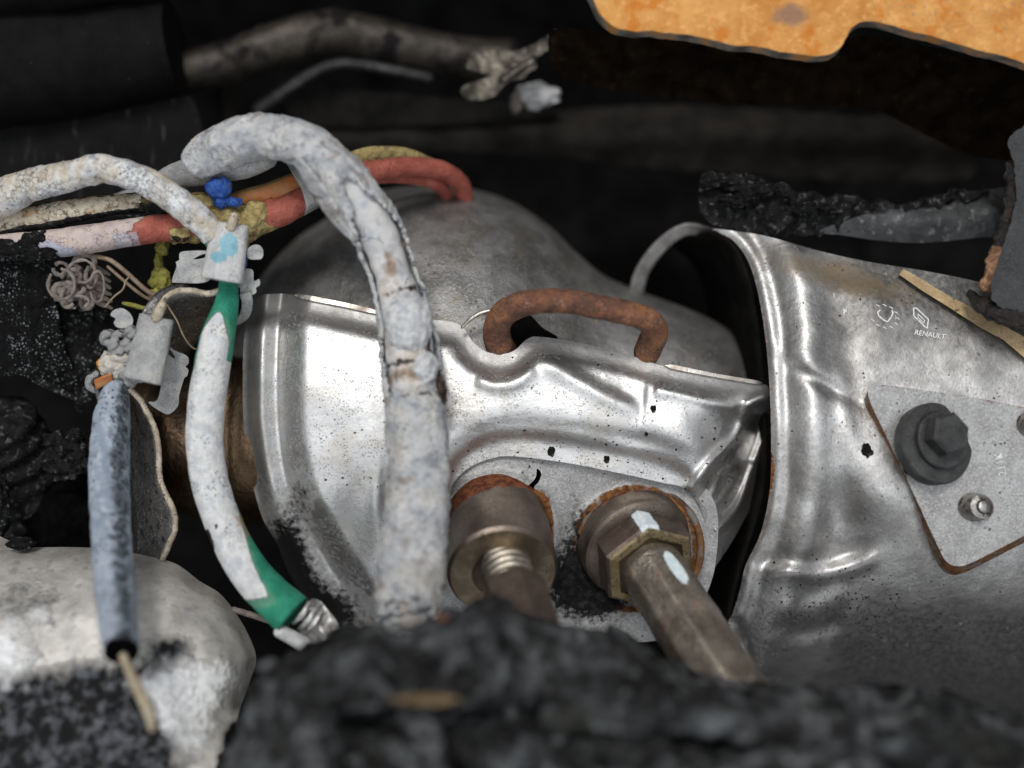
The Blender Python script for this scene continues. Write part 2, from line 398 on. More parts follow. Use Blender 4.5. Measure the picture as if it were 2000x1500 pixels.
M['hexnut'] = surf('brown_hex_nut', ((.11, .08, .065), (.18, .135, .11), 5, .35, .65), .45, .75, [
    dict(k='speck', s=16, lo=.08, hi=.16, c=g(.02), m=0, r=.7, g=(2, .4, .55)),
    dict(k='mask', a='paint', e=.4, s=14, w=.06, c=((.55, .66, .72), (.78, .8, .8), 12, .4, .6), r=.6, m=0)], [('noise', 25, 1.3)])
M['hook'] = surf('rusted_rod', ((.095, .045, .032), (.26, .105, .055), 4, .35, .65), .85, .0, [
    dict(k='noise', s=1.6, lo=.5, hi=.62, c=(.36, .15, .06), amt=.7), dict(k='noise', s=22, lo=.55, hi=.65, c=(.05, .035, .03)),
    dict(k='speck', s=16, lo=.1, hi=.2, c=(.38, .3, .25), g=(3, .5, .6), amt=.6)], [('noise', 16, 7), ('noise', 40, 2)])
ASH = ((.50, .52, .55), (.78, .77, .75), 2.5, .35, .62)
M['ash'] = surf('burnt_white_ash', ASH, .95, 0, [
    dict(k='noise', s=1.3, lo=.52, hi=.66, c=(.58, .53, .46), amt=.6),
    dict(k='noise', s=9, lo=.54, hi=.66, c=(.27, .28, .32), amt=.6),
    dict(k='noise', s=.9, lo=.40, hi=.30, c=(.44, .5, .6), amt=.5),
    dict(k='speck', s=11, lo=.06, hi=.15, c=(.12, .1, .09), g=(1.1, .53, .6)),
    dict(k='noise', s=3.2, lo=.57, hi=.64, c=(.33, .35, .39), amt=.7), dict(k='noise', s=2.1, lo=.60, hi=.66, c=(.3, .22, .16), amt=.6),
    dict(k='crack', s=6, lo=0, hi=.02, c=(.2, .18, .17), g=(1.6, .54, .6), b=-2),
    dict(k='noise', s=34, lo=.56, hi=.68, c=(.22, .22, .24), amt=.6), dict(k='noise', s=20, st=(1, 1, 1), lo=.62, hi=.68, c=(.1, .09, .085), g=(2, .48, .56)),
    dict(k='mask', a='char', e=.45, s=7, w=.06, c=((.03, .026, .025), (.13, .09, .07), 9, .4, .6), r=.9),
    dict(k='mask', a='white', e=.3, s=10, w=.08, c=((.55, .57, .6), (.82, .82, .81), 12, .4, .6), r=.95)],
    [('noise', 5, 14), ('noise', 22, 6), ('noise', 60, 1.5)], spec=.15)
M['smoothash'] = surf('smooth_burnt_core', ((.5, .5, .51), (.7, .68, .65), 1.4, .35, .65), .85, 0, [
    dict(k='noise', s=3, lo=.52, hi=.64, c=(.36, .38, .44), amt=.8), dict(k='noise', s=1.5, lo=.53, hi=.64, c=(.5, .42, .34), amt=.7),
    dict(k='noise', s=30, lo=.58, hi=.66, c=(.2, .15, .12), g=(1.4, .5, .56)),
    dict(k='crack', s=1.1, lo=0, hi=.008, c=(.12, .11, .11), g=(1, .5, .54), b=-2),
    dict(k='mask', a='brown', e=.5, s=5, w=.15, c=((.17, .12, .09), (.4, .31, .24), 4, .35, .6), r=.8), dict(k='mask', a='char', e=.5, s=7, w=.06, c=((.02, .018, .017), (.1, .08, .07), 9, .4, .6), r=.9)], [('noise', 4, 4), ('noise', 24, 2)], spec=.2)
M['greencable'] = surf('white_burnt_green_cable', ((.015, .21, .13), (.03, .29, .18), 4, .4, .6), .42, 0, [
    dict(k='mask', a='ash', e=.22, s=7, w=.05, c=((.55, .58, .62), (.8, .8, .79), 5, .35, .62), r=.95, b=4),
    dict(k='speck', s=17, lo=.1, hi=.2, c=(.07, .07, .08), g=(2, .52, .62), a2='ash', r=.9),
    dict(k='noise', s=30, lo=.6, hi=.68, c=(.25, .26, .28), a2='ash', amt=.6),
    dict(k='noise', s=4, lo=.52, hi=.63, c=(.26, .28, .32), a2='crust', amt=.8),
    dict(k='noise', s=1.6, lo=.42, hi=.56, c=((.5, .43, .33), (.66, .6, .5), 5, .4, .6), a2='crust', amt=.9),
    dict(k='crack', s=11, lo=0, hi=.05, c=(.16, .13, .12), a2='crust', g=(2.4, .5, .58), b=-2),
    dict(k='noise', s=13, lo=.6, hi=.67, c=(.1, .085, .08), a2='crust', amt=.8),
    dict(k='mask', a='brown', e=.5, s=7, w=.12, c=(.36, .2, .1), r=.9, amt=.6),
    dict(k='mask', a='char', e=.5, s=8, w=.05, c=g(.015), r=.6)], [('noise', 16, 4), ('noise', 45, 1.5)], spec=.3)
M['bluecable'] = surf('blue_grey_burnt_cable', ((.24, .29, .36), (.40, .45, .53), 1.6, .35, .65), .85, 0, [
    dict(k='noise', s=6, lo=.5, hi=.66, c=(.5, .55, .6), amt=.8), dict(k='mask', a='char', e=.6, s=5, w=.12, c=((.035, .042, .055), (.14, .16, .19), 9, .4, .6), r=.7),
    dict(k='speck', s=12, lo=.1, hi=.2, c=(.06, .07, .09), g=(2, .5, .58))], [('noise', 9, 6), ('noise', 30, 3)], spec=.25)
M['redcable'] = surf('burnt_red_cable', ((.31, .08, .058), (.44, .125, .09), 4, .4, .6), .6, 0, [
    dict(k='noise', s=18, lo=.6, hi=.68, c=(.1, .03, .03)),
    dict(k='mask', a='ash', e=.45, s=7, w=.07, c=((.47, .38, .37), (.63, .54, .50), 5, .35, .65), r=.95, b=5),
    dict(k='crack', s=14, lo=0, hi=.06, c=(.3, .18, .2), a2='ash', g=(3, .48, .56), b=-1.5),
    dict(k='noise', s=5, lo=.5, hi=.62, c=(.58, .48, .38), a2='ash', amt=.5),
    dict(k='mask', a='lav', e=.3, s=6, w=.15, c=(.42, .42, .50), r=.95),
    dict(k='mask', a='yellow', e=.45, s=6, w=.06, c=((.2, .14, .06), (.52, .42, .18), 7, .38, .62), r=.8, b=5),
    dict(k='mask', a='char', e=.6, s=8, w=.05, c=g(.015), r=.5)], [('noise', 14, 4), ('noise', 40, 1.5)], spec=.3)
M['creamcable'] = surf('cream_burnt_cable', ((.45, .38, .28), (.66, .6, .48), 3, .35, .65), .9, 0, [
    dict(k='noise', s=7, lo=.52, hi=.62, c=(.25, .19, .14)), dict(k='noise', s=4, lo=.58, hi=.66, c=(.6, .35, .15), amt=.6),
    dict(k='crack', s=10, lo=0, hi=.05, c=(.1, .08, .06), g=(2.4, .5, .58), b=-2),
    dict(k='mask', a='yellow', e=.5, s=6, w=.08, c=((.08, .06, .035), (.25, .18, .08), 8, .4, .6), r=.85),
    dict(k='mask', a='char', e=.6, s=7, w=.05, c=(g(.01), g(.06), 10, .5, .65), r=.45)], [('noise', 10, 7), ('noise', 35, 2)], spec=.3)
M['orangecable'] = surf('orange_cable', ((.42, .13, .035), (.4, .2, .08), 3, .35, .6), .6, 0, [
    dict(k='mask', a='yellow', e=.5, s=4, w=.15, c=(.22, .15, .055), r=.8)], [('noise', 10, 3)])
M['foam'] = surf('yellow_melted_foam', ((.26, .19, .07), (.6, .48, .2), 5, .3, .6), .7, 0, [
    dict(k='noise', s=14, lo=.6, hi=.7, c=(.1, .07, .03)), dict(k='noise', s=3, lo=.56, hi=.64, c=(.28, .19, .09))], [('noise', 12, 12), ('noise', 35, 4)])
M['foam_green'] = surf('olive_melted_drip', ((.22, .2, .03), (.45, .42, .1), 5, .35, .65), .7, 0, [], [('noise', 14, 8)])
M['blue'] = surf('blue_plastic', ((.01, .055, .27), (.02, .1, .4), 4, .4, .6), .38, 0, [dict(k='noise', s=9, lo=.58, hi=.64, c=(.06, .05, .05))], [('noise', 10, 7)])
M['clip'] = surf('ash_grey_clip_metal', (g(.3), g(.46), 4, .35, .65), .8, .1, [
    dict(k='noise', s=2.5, lo=.52, hi=.62, c=(.5, .49, .45), amt=.7), dict(k='noise', s=30, lo=.56, hi=.64, c=g(.15), amt=.7),
    dict(k='mask', a='paint', e=.12, s=9, w=.04, c=((.2, .4, .5), (.27, .5, .6), 4, .4, .6), r=.6),
    dict(k='noise', s=16, lo=.67, hi=.7, c=g(.03))], [('noise', 22, 3), ('noise', 8, 4)])
M['whiteclip'] = surf('white_scaled_clip_metal', (g(.5), g(.66), 4, .35, .65), .8, .05, [
    dict(k='noise', s=22, lo=.56, hi=.66, c=g(.25), amt=.8), dict(k='mask', a='paint', e=.12, s=9, w=.04, c=((.22, .44, .54), (.3, .55, .64), 4, .4, .6), r=.6),
    dict(k='noise', s=16, lo=.68, hi=.72, c=g(.04))], [('noise', 22, 3)])
M['strip'] = surf('dark_strip_steel', (g(.10, .04), g(.2, .04), 2.5, .35, .65), .45, .8, [dict(k='noise', s=20, lo=.55, hi=.66, c=g(.35)), dict(k='noise', s=6, lo=.58, hi=.64, c=g(.05))], [('noise', 12, 2)])
M['stripedge'] = surf('cream_strip_edge', ((.36, .3, .22), (.58, .5, .4), 5, .4, .6), .75, .2, [dict(k='noise', s=14, lo=.58, hi=.66, c=(.12, .09, .07))], [('noise', 18, 3)])
M['cream'] = surf('cream_ash', ((.5, .45, .38), (.72, .69, .62), 5, .35, .65), .9, 0, [dict(k='noise', s=9, lo=.58, hi=.64, c=(.28, .25, .22)), dict(k='mask', a='orange', e=.4, s=8, w=.06, c=(.62, .28, .04), r=.7)], [('noise', 10, 9), ('noise', 34, 3)])
M['greyash'] = surf('grey_curled_ash', (g(.24, .02), g(.42), 5, .35, .65), .9, 0, [dict(k='noise', s=10, lo=.56, hi=.63, c=g(.08))], [('noise', 12, 9)])
M['fibre'] = surf('brown_grey_fibre', ((.14, .115, .1), (.28, .235, .21), 5, .35, .65), .9, 0, [], [('noise', 14, 5)])
M['wire'] = surf('tan_wire', ((.2, .14, .09), (.34, .26, .19), 6, .35, .65), .6, .3, [], [])
def char(name, lo=.005, hi=.03, ash=.3, aw=(.56, .66), sp=.12, tint=0, ascale=7, aamt=1.0, speck=0, rough=.6):
    ops = [dict(k='noise', s=ascale, lo=aw[0], hi=aw[1], c=(ash*(1-tint), ash, ash*(1+tint)), r=.9, amt=aamt, d=6)]
    if speck: ops.append(dict(k='speck', s=speck, lo=.07, hi=.2, c=(ash*1.3, ash*1.4, ash*1.45), r=.9, g=(2.2, .47, .62), amt=.8))
    return surf(name, (g(lo), g(hi), 5, .35, .7), rough, 0, ops, [('noise', 7, 12), ('noise', 22, 6), ('noise', 60, 2)], spec=sp)
M['char'] = char('black_char', ash=.12)
M['char_speck'] = char('white_speckled_char', .004, .012, .28, (.63, .7), .1, .04, 5, .8, 15)
M['char_side'] = char('dusty_char', .006, .02, .2, (.6, .7), .1, .03, 8, .8, 12)
M['char_fore'] = surf('ashy_foreground_char', (g(.012), g(.05), 2.2, .38, .6), .9, 0, [dict(k='noise', s=1.5, lo=.46, hi=.6, c=(.14, .15, .158), amt=.85, d=6), dict(k='noise', s=2.6, lo=.53, hi=.66, c=(.22, .23, .235), amt=.8), dict(k='noise', s=.7, lo=.56, hi=.64, c=(.02, .018, .014), amt=.85), dict(k='noise', s=1.1, lo=.5, hi=.62, c=g(.014), amt=.8), dict(k='noise', s=2, lo=.58, hi=.66, c=g(.008))], [('noise', 5, 12), ('noise', 22, 5)], spec=.06)
M['char_deep'] = char('deep_soot', .002, .006, .02, (.6, .72), .03, 0, 3, .5, 0, .8)
M['rubber'] = surf('black_rubber_hose', (g(.004), g(.009), 2, .3, .7), .8, 0, [dict(k='speck', s=5, lo=.01, hi=.03, c=g(.1), r=.9)], [('noise', 14, 2)], spec=.08)
M['soot'] = surf('sooty_paint', (g(.005, .05), g(.012, .08), 2, .35, .65), .85, 0, [dict(k='noise', s=6, lo=.6, hi=.7, c=(.012, .011, .01))], [('noise', 6, 5)], spec=.05)
M['beam'] = surf('sooty_beam', (g(.011, .1), g(.024, .12), 1.3, .35, .65), .85, 0, [dict(k='noise', s=5, lo=.62, hi=.7, c=(.025, .022, .02))], [('noise', 5, 6)], spec=.05)
M['scratch'] = surf('scratched_black_panel', (g(.003), g(.007), 2, .3, .7), .7, 0, [dict(k='noise', s=5, st=(2.2, .22, 1), lo=.62, hi=.70, c=g(.06), amt=.8)], [('noise', 8, 3)], spec=.1)
M['pipe'] = surf('sooted_brown_pipe', ((.03, .026, .022), (.085, .073, .06), 2, .35, .65), .45, .7, [dict(k='noise', s=1.2, lo=.5, hi=.62, c=(.012, .01, .01), r=.7, m=0)], [('noise', 8, 3)])
M['foil'] = surf('torn_brown_foil', ((.05, .045, .035), (.17, .15, .12), 3, .35, .65), .42, .7, [dict(k='noise', s=8, lo=.56, hi=.66, c=g(.3, .1))], [('noise', 5, 5)])
M['whitelump'] = surf('white_lump', (g(.4), g(.6), 3, .4, .6), .9, 0, [], [('noise', 6, 6)])
M['rustpanel'] = surf('orange_rusted_panel', ((.58, .24, .055), (.76, .38, .12), 1.4, .35, .65), .8, 0, [
    dict(k='noise', s=6, lo=.5, hi=.68, c=(.85, .46, .16), amt=.8), dict(k='noise', s=2.2, lo=.56, hi=.64, c=(.62, .18, .015), amt=.7),
    dict(k='noise', s=14, lo=.6, hi=.68, c=(.3, .22, .17), a2='right', amt=.8),
    dict(k='mask', a='bare', e=.35, s=4, w=.2, c=(.36, .2, .12), r=.6)], [('noise', 12, 6), ('noise', 40, 2)], spec=.2)
M['rustpaneledge'] = surf('dirty_grey_rust_edge', ((.10, .085, .07), (.32, .29, .26), 2, .4, .6), .7, .2, [dict(k='noise', s=2, lo=.52, hi=.62, c=(.5, .24, .07))], [('noise', 14, 4)])
M['darkrust'] = surf('dark_rust_panel', ((.004, .0026, .0016), (.011, .007, .004), 2.5, .35, .65), .9, 0, [dict(k='noise', s=5, lo=.6, hi=.68, c=(.016, .011, .007))], [('noise', 8, 6)], spec=.03)  # near-black brown, far darker than the orange panel's rust
M['greyslab'] = surf('sooty_grey_slab', (g(.03, -.04), g(.08, -.03), 2.5, .35, .65), .6, .1, [dict(k='noise', s=6, lo=.56, hi=.68, c=g(.2)), dict(k='mask', a='soot', e=.5, s=6, w=.1, c=g(.008), r=.5)], [('noise', 9, 4), ('noise', 40, 2)])
M['greypanel'] = surf('grainy_dark_grey_plastic', (g(.03, -.04), g(.05, -.04), 3, .35, .65), .8, 0, [dict(k='noise', s=45, lo=.52, hi=.66, c=g(.13), amt=.7)], [('noise', 40, 3), ('noise', 8, 4)])
M['copperedge'] = surf('melted_brown_edge', (g(.006), (.03, .018, .012), 4, .4, .65), .35, 0, [dict(k='mask', a='copper', e=.4, s=7, w=.1, c=((.16, .075, .035), (.4, .22, .12), 8, .4, .6), r=.5)], [('noise', 8, 10), ('noise', 30, 3)])
M['wood'] = surf('pale_split_wood', ((.36, .25, .13), (.54, .4, .23), 3, .35, .65), .8, 0, [dict(k='noise', s=5, st=(1, 1, 1), lo=.62, hi=.67, c=(.07, .045, .025)), dict(k='noise', s=30, lo=.5, hi=.65, c=(.3, .2, .1), amt=.5)], [('noise', 20, 3)])
M['bolt'] = surf('black_bolt_steel', (g(.032), g(.065), 3, .35, .65), .5, .35, [dict(k='noise', s=24, lo=.55, hi=.66, c=g(.09), amt=.6)], [('noise', 20, 1.5)])
M['stud'] = surf('worn_stud', (g(.3, .05), g(.5, .05), 5, .35, .65), .3, 1, [dict(k='noise', s=8, lo=.55, hi=.62, c=(.12, .09, .07), r=.6)], [('noise', 12, 2)])
M['stamp'] = surf('stamped_bright_marks', g(.75), .5, .35, [dict(k='noise', s=24, lo=.6, hi=.7, c=g(.25))], [('noise', 20, 2)])
M['cast'] = surf('pale_cast_housing', ((.42, .4, .375), (.62, .595, .555), 1.6, .35, .65), .55, .45, [
    dict(k='noise', s=5, lo=.56, hi=.66, c=g(.3), amt=.7),
    dict(k='mask', a='char', e=.6, s=3, w=.25, c=(g(.012), (.1, .105, .115), 4, .45, .65), r=.9, m=0, b=6),
    dict(k='mask', a='white', e=.55, s=3, w=.2, c=(g(.66), g(.84), 8, .4, .6), r=.95, m=0, b=8)], [('noise', 3, 4), ('noise', 16, 1.2)])
M['silver'] = surf('bright_foil', g(.75, .02), .22, 1, [], [('noise', 5, 10)])
M['twig'] = surf('straw_brown_strand', ((.3, .24, .16), (.45, .38, .27), 4, .4, .6), .8, 0, [], [('noise', 12, 4)])
M['tan'] = surf('tan_scorched_patch', ((.08, .055, .025), (.26, .18, .08), 4, .4, .6), .85, 0, [], [('noise', 9, 8)])
M['grime'] = surf('engine_bay_grime', (g(.005), g(.013), 1.2, .35, .65), .9, 0, [dict(k='noise', s=4, lo=.64, hi=.7, c=g(.03))], [('noise', 3, 20)], spec=.02)
# ---------------------------------------------------------------- setting: the engine bay
def quadgrid(name, P00, P10, P01, P11, mat, n=40, amp=0, **kw):
    V = []
    for i in range(n+1):
        for j in range(n+1):
            u, v = i/n, j/n
            p = (np.array(P00)*(1-u)*(1-v)+np.array(P10)*u*(1-v)+np.array(P01)*(1-u)*v+np.array(P11)*u*v)*S
            q = amp*nz(p[0]/S, p[1]/S, p[2]/S, 3, 260)*S
            V.append(Vector(p)+Vector((q*.6, q*.6, q)))
    F = [[i*(n+1)+j, (i+1)*(n+1)+j, (i+1)*(n+1)+j+1, i*(n+1)+j+1] for i in range(n) for j in range(n)]
    o = build(name, V, F, mat); return tag(o, kind='structure', **kw)
quadgrid('engine_bay_floor', (-4200, -3600, -1150), (4200, -3600, -1150), (-4200, 3600, -1150), (4200, 3600, -1150), M['grime'], 90, 150)
quadgrid('unseen_bay_wall', (-1700, -3200, -1200), (-2000, -3200, 500), (-1700, 3200, -1200), (-2000, 3200, 500), M['grime'], 40, 60)  # added out-of-frame sides, raised so the metal reflects something dark
quadgrid('unseen_bay_wall', (1800, -3200, -1200), (2100, -3200, 500), (1800, 3200, -1200), (2100, 3200, 500), M['grime'], 40, 60)
quadgrid('unseen_bay_wall', (-2100, 1500, -1200), (-2100, 2300, 1500), (2200, 1500, -1200), (2200, 2300, 1500), M['grime'], 40, 60)  # added unseen, leaning back like an open bonnet to darken the upper faces
quadgrid('unseen_bay_wall', (-2100, -1650, -1200), (-2100, -1900, 500), (2200, -1650, -1200), (2200, -1900, 500), M['grime'], 40, 60)
# ================================================================ CATALYTIC CONVERTER
conv = empty('catalytic_converter', (950, 800, -330), 'large silver and grey steel converter with clam shell shields in the middle', 'catalytic converter')
# upper shell: half round loft
SIL = cr([(440, 690), (462, 630), (500, 560), (545, 500), (600, 450), (680, 400), (755, 372), (830, 362), (900, 364), (960, 378), (1020, 405), (1080, 448), (1130, 498), (1180, 538), (1250, 570), (1330, 598), (1400, 630), (1450, 668), (1480, 710), (1496, 765)], 8)
V = []; nth = 46; n = len(SIL)
for x, y in SIL:
    yb = 735+.115*(x-460); r = max(yb-y, 8); hc = -330+40*sstep(1050, 1300, x); kz = .9-.05*sstep(1000, 1300, x)
    for j in range(nth):
        th = math.radians(-50+150*j/(nth-1))
        q = nz(x, y, th*200, 2, 160)*4
        V.append(at(x, yb-(r+q)*math.cos(th), hc+(r+q)*kz*math.sin(th)))
F = [[i*nth+j, i*nth+j+1, (i+1)*nth+j+1, (i+1)*nth+j] for i in range(n-1) for j in range(nth-1)]
dome = build('upper_shell', V, F, M['dome'], conv); tag(dome, 'dull grey domed upper shell with speckled weathering')
md = dome.modifiers.new('t', 'SOLIDIFY'); md.thickness = 5*S; md.offset = -1
# lower shield
TOPE = [(500, 584), (540, 574), (580, 577), (660, 592), (740, 611), (840, 624), (880, 628), (905, 640), (924, 668), (950, 687), (985, 691), (1008, 682), (1030, 662), (1058, 658), (1150, 673), (1250, 700), (1300, 716), (1400, 734), (1484, 748), (1503, 768)]
BOTE = [(880, 962), (893, 934), (922, 910), (958, 896), (1000, 891), (1100, 903), (1200, 922), (1290, 942), (1335, 953), (1364, 983), (1378, 1030), (1372, 1085), (1350, 1140)]
shield_out = TOPE+[(1500, 860), (1478, 960), (1440, 1040), (1395, 1110), (1362, 1150)]+BOTE[::-1][1:]+[(872, 1050), (868, 1160), (868, 1240), (780, 1275), (690, 1260), (620, 1205), (570, 1130), (540, 1060), (512, 1010), (490, 930), (477, 840), (474, 750), (478, 650)]
BEND = [(400, 655), (545, 620), (600, 622), (670, 636), (740, 652), (850, 664), (885, 672), (905, 700), (935, 722), (975, 730), (1010, 722), (1038, 702), (1062, 694), (1150, 708), (1250, 735), (1310, 752), (1400, 770), (1520, 792)]
LOW1 = [(760, 1100), (850, 970), (880, 915), (915, 876), (960, 855), (1020, 848), (1100, 856), (1200, 876), (1290, 896), (1345, 925), (1390, 985), (1400, 1100)]
LOW2 = [(700, 1050), (840, 915), (885, 868), (930, 835), (1000, 818), (1100, 824), (1200, 842), (1330, 870), (1430, 920)]
LEFT = cr([(486, 560), (477, 650), (474, 750), (477, 840), (490, 930), (512, 1010), (540, 1060), (580, 1130), (630, 1205)], 12)
def HS(X, Y):
    X = np.asarray(X, float); Y = np.asarray(Y, float)
    yc = 830+.13*(X-900); R = 560.0; dy = np.clip(Y-yc, -R*.97, R*.97)
    H = 62+.8*(np.sqrt(R*R-dy*dy)-R)
    dl = np.abs(sd(X, Y, LEFT)[0])*(X < 760)+400*(X >= 760)
    H -= 46*(1-sstep(62, 128, dl))+26*(1-sstep(0, 40, dl))
    H += 9*np.exp(-((dl-34)/15)**2)-5*np.exp(-((dl-66)/9)**2)
    H -= 150*np.clip((X-1335-.25*(800-np.clip(Y, 760, 1000)))/170, 0, None)**2*sstep(770, 830, Y)+40*np.clip((X-1330)/170, 0, None)**2
    H += stepf(X, Y, BEND, 24, 13)
    H -= stepf(X, Y, LOW2, 12, 16)*sstep(820, 900, X)*(1-sstep(1300, 1400, X))
    H -= stepf(X, Y, LOW1, 17, 11)*sstep(800, 880, X)*(1-sstep(1340, 1400, X))
    H += ridge(X, Y, [(1042, 700), (1100, 728), (1180, 772), (1258, 806)], 9, 17, .2)
    H -= ridge(X, Y, [(1090, 700), (1170, 735), (1255, 775)], 8, 26, .3)
    H += ridge(X, Y, [(925, 735), (965, 752), (1010, 745), (1050, 715)], 9, 14, .2)
    d, t = sd(X, Y, [(1266, 730), (1256, 815)])
    H += -9*.5*(1+np.tanh(d/5))*np.exp(-((Y-775)/42)**2)*np.exp(-(np.minimum(d, 400)/60)**2)
    H += ridge(X, Y, [(1275, 760), (1330, 770), (1440, 800)], 8, 12, .1)
    H += gauss(X, Y, 1320, 850, 60, 45, 8, .2)-gauss(X, Y, 1250, 860, 50, 22, 6, .2)
    # crumpled right end
    H += ridge(X, Y, [(1500, 772), (1462, 790), (1440, 850), (1390, 900), (1345, 960)], 20, 9, .05)
    H -= ridge(X, Y, [(1480, 800), (1462, 870), (1415, 930), (1370, 990)], 22, 20, .08)
    H += ridge(X, Y, [(1462, 850), (1420, 910), (1380, 985)], 12, 8, .2)
    H += ridge(X, Y, [(1505, 800), (1488, 860), (1462, 930), (1440, 990), (1392, 1042)], 26, 7, .05)
    H -= ridge(X, Y, [(1470, 900), (1440, 960), (1398, 1010)], 14, 9, .1)
    H -= 40*sstep(1430, 1500, X)*sstep(880, 1000, Y)
    H += gauss(X, Y, 735, 985, 14, 80, 7)-gauss(X, Y, 690, 1050, 26, 90, 8)
    H += 5*nzv(X, Y, 0, 2, 190)
    return H
def soot_s(X, Y):
    a = gauss(X, Y, 560, 1090, 55, 110, 1.1, -.3)+gauss(X, Y, 590, 960, 28, 50, .6)+gauss(X, Y, 640, 1200, 90, 60, 1)+gauss(X, Y, 495, 610, 40, 26, .5)
    return np.clip(a, 0, 1)
sh = sheet('lower_heat_shield', shield_out, HS, [M['shield'], M['edge']], 5, step=5, parent=conv,
    masks={'soot': soot_s, 'dim': lambda X, Y: np.clip((1-sstep(-14, 6, sd(X, Y, cr(BEND, 12))[0]))*.75+gauss(X, Y, 1440, 980, 50, 120, .8, .5)+.6*sstep(570, 500, X), 0, 1)})  # paints dark reflections on upper flange, left end and crumpled right end
tag(sh, 'bright stamped lower heat shield with dark specks and dented right end')
# loose folded seam strips lying on the shield's upper edge
def on(f, d): return lambda X, Y: f(X, Y)+d
for a in ([(583, 574), (660, 588), (737, 606), (736, 613), (660, 597), (583, 582)], [(1310, 712), (1400, 730), (1482, 744), (1481, 750), (1400, 737), (1309, 719)]):
    sheet('seam_lip', a, on(HS, 7), [M['edge'], M['edge']], 8, step=4, parent=conv)
# black sheet added below the notch to make its inside dark
sheet('notch_backing', [(905, 636), (925, 618), (950, 608), (985, 606), (1030, 612), (1060, 640), (1090, 660), (1060, 668), (1030, 672), (1008, 692), (985, 700), (950, 697), (920, 672)], lambda X, Y: HS(X, Y)-26, M['char_deep'], 5, step=6, parent=conv)
tube('notch_rim', [(902, 640, 66, 3), (918, 624, 70, 4), (940, 611, 72, 4), (965, 606, 74, 4), (985, 607, 70, 3)], M['edge'], conv, 10, 4)
# boss plate behind the sensors
def HB(X, Y):
    H = HS(X, Y)*0+22-.13*(np.asarray(Y)-1000)
    r = np.hypot(np.asarray(X)-972, (np.asarray(Y)-1040)*1.05)
    H = H+14*np.exp(-((r-112)/13)**2)+10*np.exp(-((r-125)/40)**2)
    r2 = np.hypot(np.asarray(X)-1242, (np.asarray(Y)-1075)*1.02)
    H = H+10*np.exp(-((r2-118)/12)**2)
    return H+2*nzv(X, Y, 0, 2, 60)
def rust_b(X, Y):
    r = np.hypot(X-972, (Y-1035)*1.03); r2 = np.hypot(X-1242, (Y-1072)*1.0)
    return np.clip(.75*np.exp(-((r-103)/9)**2)+.7*np.exp(-((r2-118)/12)**2)+gauss(X, Y, 1062, 970, 18, 55, .35)+gauss(X, Y, 1068, 1010, 10, 40, .45), 0, 1)
def soot_b(X, Y): return np.clip(gauss(X, Y, 1120, 1130, 60, 75, 1.1)+gauss(X, Y, 1180, 1165, 60, 45, .9)+gauss(X, Y, 1130, 1020, 26, 50, .5), 0, 1)
bp_ = sheet('boss_plate', [(846, 1230), (846, 1000), (862, 930), (900, 890), (960, 868), (1100, 880), (1330, 930), (1395, 980), (1400, 1080), (1380, 1160), (1330, 1240), (1100, 1260)], HB, [M['plate'], M['edge']], 6,
    holes=[[(1049, 915), (1057, 924), (1053, 940), (1044, 950), (1040, 962), (1029, 966), (1031, 950), (1041, 940), (1047, 930)]], step=6, parent=conv, masks={'rust': rust_b, 'soot': soot_b})
tag(bp_, 'galvanised plate with a torn slot and black soot between the two screwed fittings')
sheet('slot_backing', [(980, 890), (1100, 890), (1100, 1000), (980, 1000)], lambda X, Y: HB(X, Y)-22, M['char_deep'], 4, step=14, parent=conv)  # black sheet added behind the slot so the opening stays dark
# left inlet pipe
lathe('inlet_pipe', (250, 852, -170), (1, -.02, 0), [(118, -30), (128, 0), (132, 40), (140, 70), (150, 100), (154, 140), (158, 180), (164, 200), (160, 212), (160, 230), (166, 245), (170, 300)], M['bronze'], conv, 72, sharp_deg=60, sub=3,
      masks={'soot': lambda q, d, r: max(0, min(1, (-.25-math.sin(q))*2.5))}, disp=lambda q, d, r: 3*nz(q*60, d, 0, 2, 50))
# collar around the right sensor
tube('collar_ring', [(1250+math.cos(a)*119, 1070-math.sin(a)*118, 34-12*math.sin(a), 7) for a in np.linspace(-.5, 2.9, 24)], M['rustring'], conv, 12, 5, disp=lambda t, a, x, y, h: 1.2*nz(x, y, h, 2, 30))
# lifting hook
tube('lifting_hook', [(1010, 722, -10, 26), (985, 690, 12, 27), (970, 655, 50, 27), (978, 620, 92, 26), (1010, 597, 122, 25), (1060, 588, 138, 24), (1120, 590, 142, 24), (1180, 602, 138, 24), (1235, 614, 132, 24), (1268, 628, 112, 25), (1280, 650, 80, 26), (1270, 672, 50, 26), (1262, 690, 22, 26)], M['hook'], conv, 28, 4,
     disp=lambda t, a, x, y, h: 1.8*nz(x, y, h, 3, 16), cap='flat')
